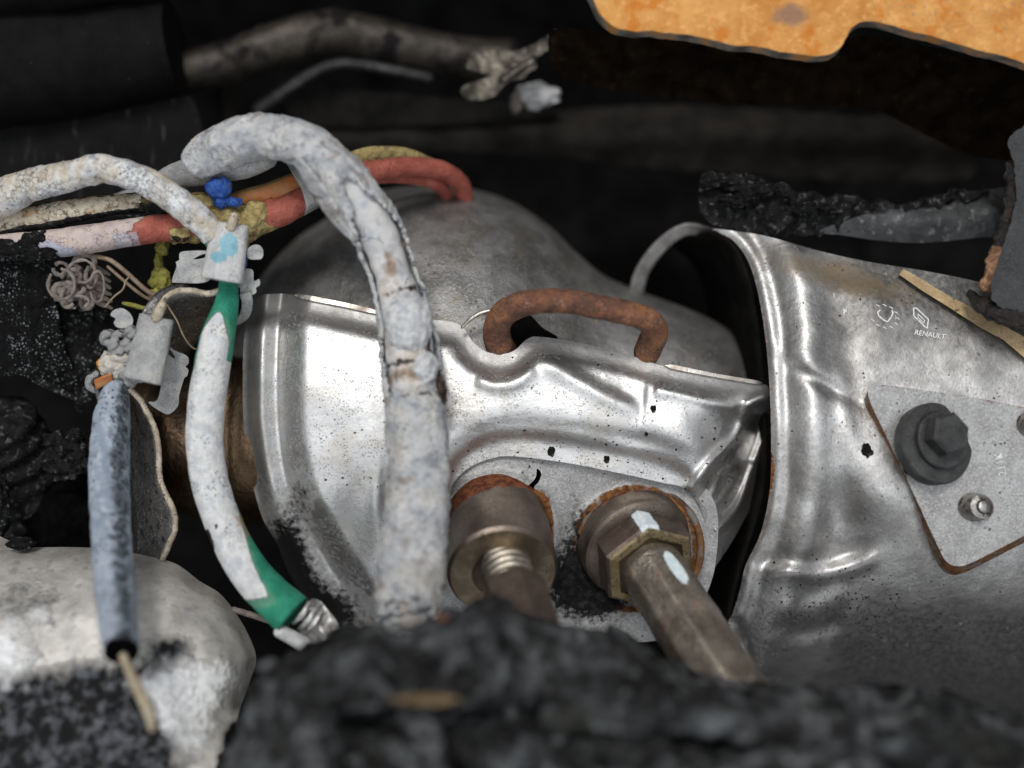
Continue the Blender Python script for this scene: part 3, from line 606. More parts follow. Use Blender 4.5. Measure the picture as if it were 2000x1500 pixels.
# threaded boss with plug
ax1 = (.1, -.50, .85); tf = lathe('threaded_fitting', (968, 1022, 30), ax1, [(96, -30), (101, 0), (103, 60), (103, 144), (99, 149), (97, 151)], M['collar'], conv, 72,
    masks={'rust': lambda q, d, r: max(0, min(1, .62-d/60+.45*math.cos(q-2.5)))}, sub=4)
tag(tf, 'brown cylindrical threaded boss on the left of the two fittings')
lathe('end_face', (968, 1022, 30), ax1, [(97, 151.0), (97, 152), (58, 151.5), (53, 147), (53, 60), (10, 58)], M['turned'], tf, 72)
axp = (.22, -.60, .77)
prof = [(46, -70)]
for i in range(9):
    z = -62+i*16; prof += [(47, z), (51.5, z+5), (51.5, z+8), (46.5, z+13)]
c1 = (984, 1092, 150)
lathe('thread', c1, axp, prof+[(44, 84), (44, 92)], M['thread'], tf, 48, sharp_deg=50)
lathe('hex_nut', c1, axp, [(54, 70), (64, 80), (64, 205), (58, 214), (30, 214)], M['hexnut'], tf, 6, .35, smooth=False, masks={'paint': lambda q, d, r: 0})
# right sensor
ax2 = (.28, -.44, .85); c2 = (1236, 1056, 26)
s2 = lathe('sensor_flange', c2, ax2, [(104, -20), (110, -10), (110, 20), (107, 28), (100, 33), (60, 40), (50, 42)], M['collar'], conv, 72,
    masks={'rust': lambda q, d, r: max(0, min(1, (8-d)/30*(.6+.4*math.cos(q-1.9))))}, sub=3)
tag(s2, 'round brown flange of the right hand sensor with a rusty collar')
def paint_hex(q, d, r):
    a = (q-1.62+math.pi) % (2*math.pi)-math.pi
    return .95 if abs(a) < .2 and d > 36 else 0
lathe('hex_nut', c2, ax2, [(96, 34), (98, 40), (98, 86), (93, 92)], M['hexnut'], s2, 60, masks={'paint': paint_hex}, sub=6, sharp_deg=14,
      disp=lambda q, d, r: r*(math.cos(math.pi/6)/math.cos(((q-.62) % (math.pi/3))-math.pi/6)-1))
lathe('nut_face', c2, ax2, [(93, 92), (88, 95), (74, 96), (71, 84), (50, 80)], M['brassy'], s2, 60, sharp_deg=25,
      disp=lambda q, d, r: (r*(math.cos(math.pi/6)/math.cos(((q-.62) % (math.pi/3))-math.pi/6)-1)) if r > 72 else 0)
ax3 = (.40, -.64, .655)
def paint_rod(q, d, r):
    a = (q-1.25+math.pi) % (2*math.pi)-math.pi
    return max(0, 1.15-(a/.28)**2-((d-70)/50)**2)
def rod_disp(q, d, r):
    f = sstep(15, 45, d); o = r*(math.cos(math.pi/8)/math.cos(((q-.3) % (math.pi/4))-math.pi/8)-1)*.9
    return f*o+1.5*nz(q*40, d, 3, 3, 30)
lathe('probe_tube', (1264, 1098, 90), ax3, [(52, -20), (58, 0), (63, 18), (64, 40), (65, 120), (66, 240), (66, 336), (62, 339), (50, 339.5), (20, 340)], M['probe'], s2, 96, masks={'paint': paint_rod}, sub=8, disp=rod_disp, sharp_deg=40)
# ================================================================ ROUND HEAT SHIELD (right)
duct = empty('heat_shield', (1750, 900, -450), 'large rounded dusty steel heat shield with a bolted bracket, right of the converter', 'heat shield')
LE = [(1392, 448), (1432, 470), (1462, 512), (1482, 580), (1497, 680), (1504, 780), (1506, 880), (1503, 960), (1486, 1040), (1456, 1105), (1446, 1150), (1432, 1195), (1418, 1235)]
LEs = cr(LE, 12)
r_out = LE+[(1455, 1285), (1490, 1350), (1540, 1430), (1800, 1470), (2160, 1500), (2180, 1000), (2160, 640), (2000, 575), (1900, 548), (1800, 528), (1700, 512), (1600, 490), (1500, 462), (1440, 452)]
def HR(X, Y):
    X = np.asarray(X, float); Y = np.asarray(Y, float)
    R = 640.0; dy = np.clip(Y-(850+.05*(X-1500)), -R*.97, R*.97)
    H = 70+.88*(np.sqrt(R*R-dy*dy)-R)-70*np.clip((Y-1060-.12*(1800-X))/220, 0, None)**2
    d, t = sd(X, Y, LEs); d = -d
    H += 6*np.exp(-((d-13)/11)**2)-4*np.exp(-((d-34)/12)**2)+22*np.exp(-((d-84)/36)**2)-4*np.exp(-((d-150)/34)**2)
    H -= 26*np.exp(-(d/45))
    H += stepf(X, Y, [(1500, 420), (1540, 540), (1640, 680), (1680, 800), (1690, 900)], 0, 20)
    H += gauss(X, Y, 1735, 965, 70, 120, 30, -.55)-gauss(X, Y, 1640, 1010, 40, 110, 14, -.3)
    H -= gauss(X, Y, 1600, 745, 70, 14, 13, .5); H += gauss(X, Y, 1565, 700, 50, 28, 9, .7)
    H += gauss(X, Y, 1650, 800, 20, 90, 8, -.15)
    H += ridge(X, Y, [(1470, 1120), (1530, 1112), (1600, 1122), (1680, 1100), (1740, 1050)], 13, 19, .25)
    H -= ridge(X, Y, [(1440, 1100), (1520, 1094), (1580, 1100), (1660, 1078), (1760, 1062)], 14, 18, .25)
    H += ridge(X, Y, [(1520, 1180), (1580, 1195), (1660, 1150)], 12, 22, .2)-ridge(X, Y, [(1500, 1220), (1570, 1235), (1650, 1205)], 12, 18, .2)
    H -= ridge(X, Y, [(1436, 1205), (1450, 1260), (1480, 1330)], 16, 10, .1)
    H += ridge(X, Y, [(1500, 500), (1620, 560), (1750, 590)], 7, 26, .2)
    return H+7*nzv(X, Y, 4, 2, 170)
def dim_refl_r(X, Y): return np.clip(sstep(900, 560, Y)*sstep(1560, 1660, X)*.9+sstep(1090, 1230, Y)*.95*sstep(1480, 1700, X), 0, 1)  # painted dark reflections: upper part and lower right of the sheet
def stain_r(X, Y): return np.clip(gauss(X, Y, 1600, 525, 130, 30, .8, .2)+gauss(X, Y, 1720, 570, 110, 25, .5, .1), 0, 1)
def soot_r(X, Y): return np.clip(gauss(X, Y, 1640, 1200, 120, 60, .42)+gauss(X, Y, 1500, 1200, 60, 40, .3)+gauss(X, Y, 1480, 1330, 30, 90, .5), 0, 1)
def rust_r(X, Y):
    d, t = sd(X, Y, LEs); d = np.abs(d)
    return np.clip(.46*np.exp(-(d/9)**2)+gauss(X, Y, 1507, 925, 7, 30, .5)+gauss(X, Y, 1760, 516, 60, 7, .35, .17), 0, 1)
rs_ = sheet('shield_sheet', r_out, HR, [M['round'], M['edge']], 6, step=5.5, parent=duct, masks={'dim': dim_refl_r, 'stain': stain_r, 'soot': soot_r, 'rust': rust_r})
ribbon('back_rim', [(1228, 575, -250), (1240, 530, -235), (1268, 486, -215), (1305, 452, -195), (1345, 436, -180), (1400, 448, -150)], [(1256, 575, -258), (1266, 536, -240), (1290, 500, -220), (1322, 470, -205), (1352, 458, -195), (1410, 470, -180)], [M['dome'], M['dome']], 6, duct)
ribbon('inner_wall', [(1395, 452, -60), (1440, 490, -60), (1475, 600, -50), (1494, 800, -40), (1490, 960, -50), (1440, 1130, -60), (1418, 1235, -80)], [(1300, 470, -420), (1360, 520, -420), (1390, 620, -420), (1410, 800, -420), (1405, 960, -420), (1390, 1100, -420), (1380, 1200, -420)], [M['soot'], M['soot']], 5, duct, jag=6)
# bracket plate
PL = [(1696, 775), (1704, 756), (1724, 752), (1790, 760), (1900, 776), (2020, 800), (2090, 820), (2130, 960), (2060, 1018), (1990, 1052), (1900, 1098), (1868, 1106), (1848, 1096), (1833, 1070), (1780, 955), (1730, 850)]
def HP(X, Y): return 96+.02*(np.asarray(X, float)-1850)-.03*(np.asarray(Y, float)-930)+1.2*nzv(X, Y, 2, 2, 60)
pl = sheet('bracket_plate', PL, HP, [M['plate'], M['rustyedge']], 40, step=7, parent=duct, shift=(-8, 17),
    masks={'rust': lambda X, Y: np.clip(.42*np.exp(-(np.abs(sd(X, Y, cr(PL+PL[:1], 10))[0])/9)**2)+gauss(X, Y, 1985, 840, 40, 30, .3), 0, 1), 'soot': lambda X, Y: gauss(X, Y, 1772, 918, 10, 9, 1.2)})
tag(pl, 'thick grey bracket plate with a rusty left edge')
axb = (.30, .16, .94)
bo = lathe('bolt_flange', (1820, 868, 100), axb, [(80, -6), (80, 16), (77, 20), (58, 22), (58, 23)], M['bolt'], pl, 64, sharp_deg=25)
tag(bo, 'black washer and bolt')
lathe('inner_washer', (1822, 862, 100), axb, [(57, 22), (57, 32), (54, 35), (36, 36)], M['bolt'], bo, 64, sharp_deg=25)
lathe('hex_head', (1828, 852, 118), axb, [(42, 10), (43, 14), (43, 46), (37, 52), (10, 53)], M['bolt'], bo, 6, .3, smooth=False)
def stud(x, y, h, r):
    s = lathe('stud', (x, y, h), (.25, .1, .96), [(r*1.15, -8), (r*1.12, 2), (r*1.0, 12), (r*.98, 20), (r*.9, 26), (r*.55, 29), (r*.52, 26), (r*.45, 34), (r*.2, 37)], M['stud'], pl, 40, sharp_deg=50, disp=lambda q, d, rr: rr*.07*math.cos(2*q+.6))
    return s
stud(1902, 990, 92, 27); stud(2014, 828, 98, 26)
def textmesh(name, s, px, py, size, rot, H, mat, parent, shear=0, depth=2.5, off=0.0):
    cu = bpy.data.curves.new(name, 'FONT'); cu.body = s; cu.size = 1; cu.offset = off; cu.resolution_u = 3
    o = bpy.data.objects.new(name, cu); sc.collection.objects.link(o)
    me = bpy.data.meshes.new_from_object(o.evaluated_get(bpy.context.evaluated_depsgraph_get()))
    c, sn = math.cos(rot), math.sin(rot)
    P = []
    for v in me.vertices:
        x = v.co.x*size+v.co.y*size*shear; y = -v.co.y*size
        P.append((px+x*c-y*sn, py+x*sn+y*c))
    X = np.array([p[0] for p in P]); Y = np.array([p[1] for p in P]); h = H(X, Y)
    n = len(P); F = [list(p.vertices) for p in me.polygons]
    V = [at(x, y, z+depth) for x, y, z in zip(X, Y, h)]+[at(x, y, z-1) for x, y, z in zip(X, Y, h)]
    cnt = {}
    for f in F:
        for i in range(len(f)): cnt[(f[i], f[(i+1) % len(f)])] = 1
    F2 = F+[[n+i for i in f[::-1]] for f in F]+[[b, a, n+a, n+b] for (a, b) in cnt if (b, a) not in cnt]
    bpy.data.objects.remove(o); return build(name, V, F2, mat, parent, False)
textmesh('stamped_lettering', 'RENAULT', 1785, 653, 14, .16, HR, M['stamp'], rs_, .1, 2.5, .012)
textmesh('stamped_lettering', '211K', 1966, 928, 22, -1.80, HP, M['stamp'], pl, 0, 1.5, -.012)
# diamond emblem and ring of marks
def loopmark(name, pts, r, H, parent, closed=True):
    q = pts+[pts[0]] if closed else pts; q = np.array(q, float)
    q = np.array([q[i]*(1-t)+q[i+1]*t for i in range(len(q)-1) for t in (0, .33, .66)]+[q[-1]])
    h = H(q[:, 0], q[:, 1]); return tube(name, [(x, y, z+.6, r) for (x, y), z in zip(q, h)], M['stamp'], parent, 8, 3)
loopmark('stamped_emblem', [(1784, 602), (1790, 602), (1813, 624), (1811, 641), (1806, 638), (1785, 617)], 1.7, HR, rs_)
loopmark('stamped_emblem', [(1793, 613), (1806, 626), (1804, 631), (1793, 620)], 1.2, HR, rs_)
loopmark('stamped_mark', [(1719, 606), (1714, 610), (1716, 617), (1724, 624), (1733, 629), (1739, 622), (1744, 612), (1742, 606)], 2.0, HR, rs_, False)
for k in range(11):
    a = -2.6+k*.52; x = 1727+math.cos(-a)*24*1.1; y = 618+math.sin(-a)*22+math.cos(a)*4
    if 2.4 < (a % 6.28) < 2.9: continue
    loopmark('stamped_mark', [(x-3, y-1.5), (x+.5, y-.5), (x+3.5, y+2)], 1.1, HR, rs_, False)
# ================================================================ CABLES
def lump(a1, s1): return lambda t, a, x, y, h: a1*nz(x, y, h, 3, s1)
big = empty('burnt_cable', (800, 700, 40), 'thick white ash covered cable arching over and hanging in front of the converter', 'cable')
arch = [(384, 318, 84, 33), (404, 305, 96, 38), (432, 291, 106, 42), (480, 272, 125, 44), (540, 268, 150, 43), (600, 288, 165, 44), (650, 330, 172, 48), (695, 385, 172, 52), (735, 450, 165, 52), (765, 530, 155, 50), (788, 610, 150, 55), (802, 700, 152, 60), (812, 800, 165, 60), (817, 900, 180, 60), (814, 1000, 200, 63), (806, 1090, 225, 67), (799, 1160, 245, 66), (797, 1190, 254, 66), (795, 1214, 262, 66)]
def ncut(t, a):
    # the sheath has burst open towards the camera between the crown and the middle
    lo, hi = .27, .63
    if lo < t < hi:
        q = (t-lo)/(hi-lo)
        wdt = 1.35*math.sin(min(1, q*2.2)*math.pi/2)*(1 if q < .8 else 1-.3*(q-.8)/.2)+.3*nz(t*900, a*60, 0, 2, 30)
        return -wdt*1.3 < a < wdt*.95
    if t > .965: return nz(a*45, t*1500, 3, 2, 22) > .28-(t-.965)*12
    return False
def charm(t, a, x, y):
    v = max(0, 1-abs(t-.64)/.025)*.5+max(0, 1-((t-.6)/.1)**2)*max(0, 1-abs(a+1.25)/.45)*.7
    return min(1, v)
def whitem(t, a, x, y):
    return .35 if t > .72 else 0
tube('ash_sheath', arch, M['ash'], big, 56, 5, disp=lambda t, a, x, y, h: 6*nz(x, y, h, 3, 45)+3*nz(x, y, h+200, 3, 14)+(6*nz(x, y, h, 2, 25) if t > .95 else 0), masks={'char': charm, 'white': whitem}, cut=ncut, thick=7, cap=None)
ribbon('torn_flap', [(578, 300, 204), (612, 338, 210), (642, 378, 212), (668, 420, 206), (692, 466, 190)], [(577, 303, 200), (594, 352, 172), (620, 392, 168), (652, 436, 170), (690, 470, 188)], M['ash'], 6, big, n=40, jag=14)
ribbon('torn_flap', [(628, 276, 214), (668, 296, 224), (700, 328, 224), (722, 372, 206)], [(630, 279, 212), (664, 316, 206), (690, 348, 202), (720, 375, 202)], M['ash'], 6, big, n=30, jag=12)
tube('cable_core', [(p[0], p[1], p[2], p[3]-(15 if 3 < i < 10 else 12)) for i, p in enumerate(arch)][:-1]+[(796, 1196, 252, 48)], M['smoothash'], big, 48, 6, disp=lambda t, a, x, y, h: 2.5*nz(x, y, h, 2, 40)+1.6*math.sin(t*150+nz(x, y, h, 1, 60)*2)*(1 if .3 < t < .5 else .2),
     masks={'brown': lambda t, a, x, y: max(0, 1-abs(y-520)/70)*max(0, 1-abs(a+.1)/1.2)*.8+max(0, 1-abs(y-735)/40)*.7, 'char': lambda t, a, x, y: max(0, 1-abs(y-(568))/22)*.5+max(0, 1-abs(y-712)/26)*.62+max(0, 1-((y-660)/100)**2)*max(0, 1-abs(a+1.0)/.5)*.8+max(0, 1-((y-640)/70)**2)*max(0, 1-abs(a-1.1)/.3)*.5})
blob('ash_patch', (798, 632, 176), (47, 64, 42), M['ash'], big, .12, 2.2, 12, sub=5, masks={'white': lambda v: 1, 'char': lambda v: 0})
blob('ash_patch', (830, 720, 178), (26, 34, 36), M['ash'], big, .2, 2.2, 13, sub=4, masks={'white': lambda v: .8, 'char': lambda v: .3})
blob('ash_lump', (778, 1205, 275), (26, 26, 22), M['ash'], big, .35, 1.6, 3)
blob('ash_lump', (835, 1180, 262), (30, 26, 22), M['ash'], big, .35, 1.6, 4)
tag(tube('cable', [(230, 400, -90, 22), (290, 378, -50, 24), (345, 345, -10, 26), (400, 330, 20, 30), (470, 318, 60, 32), (520, 300, 95, 28)], M['clip'], None, 24, 6, disp=lump(2, 30), masks={'paint': lambda *a: 0}), 'plain grey smooth cable emerging beneath the rounded end of the thick ash cable', 'cable')
# green cable
gp = [(-60, 412, 40, 38), (0, 388, 60, 37), (60, 362, 80, 32), (130, 345, 96, 30), (190, 330, 108, 28), (225, 334, 112, 27), (280, 352, 112, 27), (330, 382, 110, 28), (370, 412, 106, 28), (400, 440, 96, 26), (424, 472, 84, 22), (440, 510, 78, 18), (446, 550, 84, 18), (441, 600, 96, 24), (425, 660, 112, 33), (412, 730, 118, 35), (402, 800, 118, 36), (400, 870, 116, 36), (412, 950, 118, 36), (440, 1030, 126, 36), (476, 1100, 138, 38), (520, 1155, 150, 40), (572, 1202, 160, 42)]
def g_ash(t, a, x, y):
    if t < .5: return 1-float(sstep(455, 470, y)) if x > 380 else 1
    m = float(sstep(600, 640, y-50*max(0, abs(a-.1)-.2)))*(1-float(sstep(1150, 1178, y+16*a)))
    if y < 760: m *= 1-float(sstep(.75, 1.15, a))*(1-float(sstep(700, 760, y)))
    if y < 700: m *= 1-float(sstep(.9, 1.2, -a))
    lim = 1.55-(y-1010)/150*1.25
    if y > 1000: m *= float(sstep(-lim-.15, -lim+.15, a))
    return m
def g_crust(t, a, x, y): return 1 if t < .42 else (0.15 if g_ash(t, a, x, y) else 0)
gc = tube('burnt_cable', gp, M['greencable'], None, 40, 5, disp=lambda t, a, x, y, h: (3.2*nz(x, y, h, 3, 22) if t < .42 else 1.2*nz(x, y, h, 2, 30)),
     masks={'ash': g_ash, 'crust': g_crust, 'brown': lambda t, a, x, y: .6*max(0, 1-abs(y-1040)/60)*max(0, -a), 'char': lambda t, a, x, y: max(0, 1-((y-1040)/26)**2)*max(0, 1-abs(a-1.1)/.7)*1.2}, cap='flat')
tag(gc, 'white burnt cable showing green insulation, running down past the clips', 'cable')
blob('char_knot', (424, 1032, 140), (15, 22, 16), M['char'], gc, .5, 1.8, 2)
for i, (x, y, a) in enumerate([(592, 1200, .5), (604, 1212, .55), (616, 1218, .6)]):
    tube('wire_strand', [(x-18, y+16, 165, 6), (x, y-2, 178, 7), (x+12, y-22, 165, 6)], M['silver'], gc, 12, 4)
sheet('foil_sleeve', [(600, 1180), (618, 1170), (640, 1190), (662, 1225), (640, 1262), (600, 1275), (585, 1240)], lambda X, Y: 158+14*np.sin((X-Y*.5)*.12)+6*nzv(X, Y, 0, 2, 20), M['silver'], 6, parent=gc, step=4)
tag(tube('pipe_stub', [(545, 1232, 170, 13), (570, 1245, 180, 14), (600, 1262, 190, 14)], M['whitelump'], None, 18, 4), 'small white rod stub just below the green cable end', 'rod')
tag(tube('twig', [(455, 1190, 60, 6), (500, 1204, 80, 6), (545, 1218, 110, 6), (562, 1226, 120, 5)], M['fibre'], None, 10, 6, disp=lump(1, 12)), 'thin brown wire crossing behind the green cable end', 'wire')
# blue-grey cable left
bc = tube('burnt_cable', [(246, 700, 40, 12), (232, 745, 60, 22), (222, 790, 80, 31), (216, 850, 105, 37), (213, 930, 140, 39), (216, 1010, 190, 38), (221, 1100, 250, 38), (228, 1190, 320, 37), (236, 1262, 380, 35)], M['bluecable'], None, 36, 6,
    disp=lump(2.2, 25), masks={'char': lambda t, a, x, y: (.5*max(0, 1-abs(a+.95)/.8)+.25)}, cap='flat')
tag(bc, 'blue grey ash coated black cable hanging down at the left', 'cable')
lathe('cable_end', (237, 1272, 388), (.12, -.6, .78), [(33, -6), (33, 4), (27, 5), (24, -10), (5, -12)], M['char_deep'], bc, 32, disp=lambda q, d, r: 3*nz(q*50, d, 0, 2, 30))
tag(tube('straw_strand', [(240, 1280, 390, 8), (262, 1330, 410, 10), (290, 1390, 430, 10), (298, 1425, 440, 7)], M['twig'], None, 12, 6), 'tan strand sticking out under the blue grey cable end', 'strand')
# red cable
rp = [(-60, 486, 20, 26), (0, 484, 30, 26), (60, 480, 42, 27), (120, 474, 52, 28), (190, 465, 55, 28), (250, 455, 52, 27), (310, 446, 45, 27), (370, 444, 38, 26), (430, 440, 38, 27), (490, 435, 38, 28), (540, 418, 34, 28), (585, 395, 25, 26), (640, 370, 10, 24), (690, 345, -5, 23), (740, 333, -30, 21), (800, 326, -70, 20), (850, 330, -110, 19), (885, 345, -150, 18), (905, 372, -200, 18), (910, 420, -260, 18)]
rc = tube('burnt_cable', rp, M['redcable'], None, 32, 5, disp=lambda t, a, x, y, h: 2*nz(x, y, h, 2, 25)+(7*nz(x, y, h, 3, 22)+3 if 360 < x < 520 else 0),
     masks={'ash': lambda t, a, x, y: float(1-sstep(240, 300, x+16*a+10*math.cos(a*2)))*(1 if abs(a) < 2.2 else 0), 'lav': lambda t, a, x, y: 1 if (92 < x < 150 and a > -.3+(x-92)/60) or x < -20 else (.52 if (225 < x < 275 and a > .1) else 0),
            'yellow': lambda t, a, x, y: .9*float(sstep(375, 405, x+10*a)*(1-sstep(495, 535, x-14*a))) if (375 < x < 550) else (.62 if (332 < x <= 375 and a > .1) else 0),
            'char': lambda t, a, x, y: (.6 if x < 100 and a > .2 else .2 if x < 100 else 0)+(.5 if 330 < x < 375 and a > .6 else 0)})
tag(rc, 'red cable burnt pinkish white at its left end, running through yellow melted foam', 'cable')
rc2 = tube('burnt_cable', [(690, 352, -60, 13), (760, 345, -75, 13), (820, 350, -110, 13), (856, 362, -150, 13), (872, 385, -220, 13), (874, 420, -290, 13)], M['redcable'], None, 16, 6, masks={k: (lambda *a: 0) for k in ('ash', 'lav', 'yellow', 'char')})
tag(rc2, 'thinner dark red cable tucked beneath the red bend above the grey dome', 'cable')
tag(tube('cable', [(640, 340, -60, 15), (700, 308, -70, 16), (750, 300, -85, 15), (800, 305, -110, 14), (850, 325, -150, 12)], M['foam'], None, 20, 6), 'yellowish cable behind the red one above the grey dome', 'cable')
cc = tube('burnt_cable', [(-60, 452, 0, 24), (0, 440, 10, 24), (50, 428, 24, 24), (100, 420, 34, 25), (150, 410, 40, 23), (210, 402, 40, 21), (260, 396, 36, 20), (310, 396, 26, 22), (370, 400, 14, 24), (430, 400, 8, 24), (480, 398, 0, 20)], M['creamcable'], None, 32, 5, disp=lambda t, a, x, y, h: 3*nz(x, y, h, 3, 18),
     masks={'char': lambda t, a, x, y: (.75 if a > .75 and x < 340 else 0)+(.6 if 270 < x < 350 and a > 0 else 0), 'yellow': lambda t, a, x, y: 1 if x > 275 else (.7 if a < -.9 else 0)})  # lower side set black along the left part
tag(cc, 'cream cracked cable with black underside, above the pinkish burnt red cable', 'cable')
oc = tube('cable', [(440, 402, 10, 16), (475, 390, 24, 20), (520, 380, 28, 22), (560, 366, 22, 22), (590, 350, 8, 18), (620, 330, -20, 14)], M['orangecable'], None, 24, 5, disp=lump(1.5, 25), masks={'yellow': lambda t, a, x, y: .9 if a < -.7 else .25})
tag(oc, 'short orange cable above the yellow foam, left of the grey band', 'cable')
tag(ribbon('tie_band', [(560, 318, 30), (575, 345, 62), (590, 372, 66), (598, 408, 50), (592, 420, 20)], [(578, 318, 30), (598, 342, 62), (618, 366, 66), (624, 392, 50), (618, 405, 20)], M['clip'], 5, n=24), 'pale grey band wrapped around the red cable under the arch', 'band')
# foam
fm_ = empty('melted_foam', (440, 430, 0), 'lumpy yellow melted foam around the red cable behind the upper clip', 'melted foam')
for i, (x, y, h, a, b) in enumerate([(400, 404, 22, 34, 24), (455, 430, 46, 36, 28), (488, 436, 60, 30, 26), (500, 418, 52, 28, 24), (470, 458, 42, 30, 18), (405, 455, 34, 36, 16), (362, 454, 36, 24, 12), (470, 478, 40, 16, 14)]):
    blob('foam_lump', (x, y, h), (a, b, 24), M['foam'], fm_, .34, 1.5, i+10)
dr = empty('melted_drip', (315, 530, -40), 'olive yellow melted drip hanging below the cables left of the upper clip', 'melted foam')
for i, (x, y, a, b) in enumerate([(318, 482, 13, 18), (310, 512, 8, 18), (314, 545, 20, 22), (303, 580, 14, 18), (292, 604, 8, 10)]):
    blob('drip_lump', (x, y, -30), (a, b, 12), M['foam_green'], dr, .35, 1.5, i+30)
tag(tube('melted_thread', [(240, 592, -10, 3), (258, 596, 0, 5), (285, 602, 0, 4), (300, 598, -10, 3)], M['foam_green'], None, 8, 4), 'thin yellow thread left of the dark bent strip', 'thread')
# blue plastic
bl = empty('blue_seal', (430, 380, 60), 'shiny melted blue plastic lumps on top of the yellow foam, left of the orange cable', 'plastic seal')
blob('seal_lump', (427, 368, 78), (25, 22, 22), M['blue'], bl, .22, 1.4, 1); blob('seal_lump', (458, 395, 78), (17, 10, 12), M['blue'], bl, .22, 1.4, 2); blob('seal_lump', (432, 394, 70), (14, 14, 12), M['blue'], bl, .25, 1.4, 3)
b2 = tag(blob('blue_seal', (640, 395, 16), (24, 14, 16), M['blue'], None, .25, 1.4, 4), 'small blue plastic lump right of the grey band, under the arch', 'plastic seal')
# ---------------------------------------------------------------- clips
def channel(name, c, ang, L, prof, mats, thick, parent, taper=1.0, paint=None, nl=20):
    """folded profile (across, height) run along a direction; ang from image down, clockwise positive"""
    dx, dy = math.sin(ang), math.cos(ang); pr = cr(prof, 3); V = []; A = []
    for i in range(nl+1):
        t = i/nl; q = 1+(taper-1)*t
        for a, h in pr:
            x = c[0]+dx*(t-.5)*L+dy*a*q; y = c[1]+dy*(t-.5)*L-dx*a*q
            V.append(at(x, y, c[2]+h+(t-.5)*55+1.2*nz(x, y, 0, 2, 20))); A.append(paint(x, y) if paint else 0)
    m = len(pr); F = [[i*m+j, i*m+j+1, (i+1)*m+j+1, (i+1)*m+j] for i in range(nl) for j in range(m-1)]
    o = build(name, V, F, mats, parent, True, None, {'paint': A}); md = o.modifiers.new('t', 'SOLIDIFY'); md.thickness = thick*S; md.offset = 0
    return o
c1e = empty('wire_clip', (440, 500, 90), 'ash grey folded metal clip with a light blue paint spot, gripping the green cable', 'clip', 'burnt metal wire clips')
channel('clip_channel', (441, 492, 118), -.16, 112, [(-33, -38), (-32, -14), (-28, -4), (-13, 17), (-8, 19), (24, 5), (31, -1), (35, -12), (36, -40)], M['whiteclip'], 5, c1e, 1.12,
        lambda x, y: 1.0 if ((x-447)/17)**2+((y-480)/24)**2 < 1 or ((x-428)/15)**2+((y-503)/11)**2 < 1 else 0)
tube('clip_tongue', [(449, 448, 112, 9), (455, 432, 112, 10), (458, 420, 110, 8)], M['stripedge'], c1e, 14, 4)
sheet('clip_tab', [(358, 491), (405, 490), (412, 500), (408, 548), (345, 552), (336, 548), (345, 520), (343, 512), (350, 508), (350, 498)], lambda X, Y: 88+.06*(X-380)+1.5*nzv(X, Y, 0, 2, 14), M['clip'], 6, holes=[[(378, 506), (392, 498), (404, 496), (402, 502), (388, 506)]], step=4, parent=c1e, masks={'paint': lambda X, Y: X*0})
sheet('clip_tab', [(484, 486), (497, 478), (508, 480), (514, 490), (512, 504), (500, 507), (484, 504)], lambda X, Y: 96+2*nzv(X, Y, 0, 2, 14), M['clip'], 8, step=4, parent=c1e, masks={'paint': lambda X, Y: X*0})
sheet('clip_tab', [(462, 530), (492, 526), (496, 548), (506, 545), (508, 556), (500, 562), (500, 572), (480, 580), (470, 574), (468, 562), (462, 560)], lambda X, Y: 78+.25*(X-480)+2*nzv(X, Y, 0, 2, 14), M['clip'], 6, step=4, parent=c1e, masks={'paint': lambda X, Y: X*0})
ribbon('clip_tail', [(468, 575, 84), (472, 590, 78), (470, 608, 60), (462, 622, 36), (450, 632, 10)], [(490, 568, 84), (494, 590, 76), (490, 612, 56), (478, 626, 30), (462, 634, 4)], M['clip'], 5, c1e, n=20)
tag(blob('blue_seal', (470, 506, 84), (14, 24, 14), M['blue'], None, .2, 1.2, 8), 'blue plastic piece wedged in the upper clip beside the green cable', 'plastic seal')
c2e = empty('wire_clip', (305, 690, 80), 'plain ash grey folded metal clip below the bent strip, left of the green cable', 'clip', 'burnt metal wire clips')
channel('clip_channel', (292, 682, 125), -.22, 128, [(-30, -42), (-31, -12), (-27, 0), (-12, 7), (8, 8), (24, 2), (31, -8), (32, -40)], M['clip'], 6, c2e, 1.15)
tube('clip_tongue', [(303, 624, 112, 9), (312, 606, 112, 11), (318, 594, 108, 8)], M['stripedge'], c2e, 14, 4)
sheet('clip_tab', [(325, 676), (340, 684), (366, 696), (368, 710), (362, 716), (368, 722), (365, 735), (360, 738), (350, 772), (348, 792), (332, 808), (318, 806), (290, 786), (308, 780), (318, 730)], lambda X, Y: 70-.18*(X-330)+2*nzv(X, Y, 0, 2, 16), M['clip'], 6, holes=[[(330, 682), (338, 690), (342, 700), (336, 698), (328, 690)]], step=4, parent=c2e, masks={'paint': lambda X, Y: X*0})
sheet('clip_tab', [(222, 606), (238, 602), (254, 612), (260, 628), (252, 640), (230, 640), (222, 630), (226, 622), (216, 616)], lambda X, Y: 96+2*nzv(X, Y, 0, 2, 12), M['clip'], 9, step=4, parent=c2e, masks={'paint': lambda X, Y: X*0})
a1 = empty('ash_clump', (225, 690, 70), 'curled grey and cream ash lumps with an orange fleck, left of the lower clip', 'ash')
for i, (x, y, r) in enumerate([(236, 662, 20), (214, 660, 17), (228, 680, 15), (250, 674, 12), (256, 648, 10)]):
    tube('ash_curl', [(x+math.cos(q)*r*.7, y+math.sin(q)*r*.55, 98+i*3+5*math.sin(q*2), 8) for q in np.linspace(0, 5.2, 8)], M['greyash'], a1, 12, 4, disp=lump(2.5, 10))
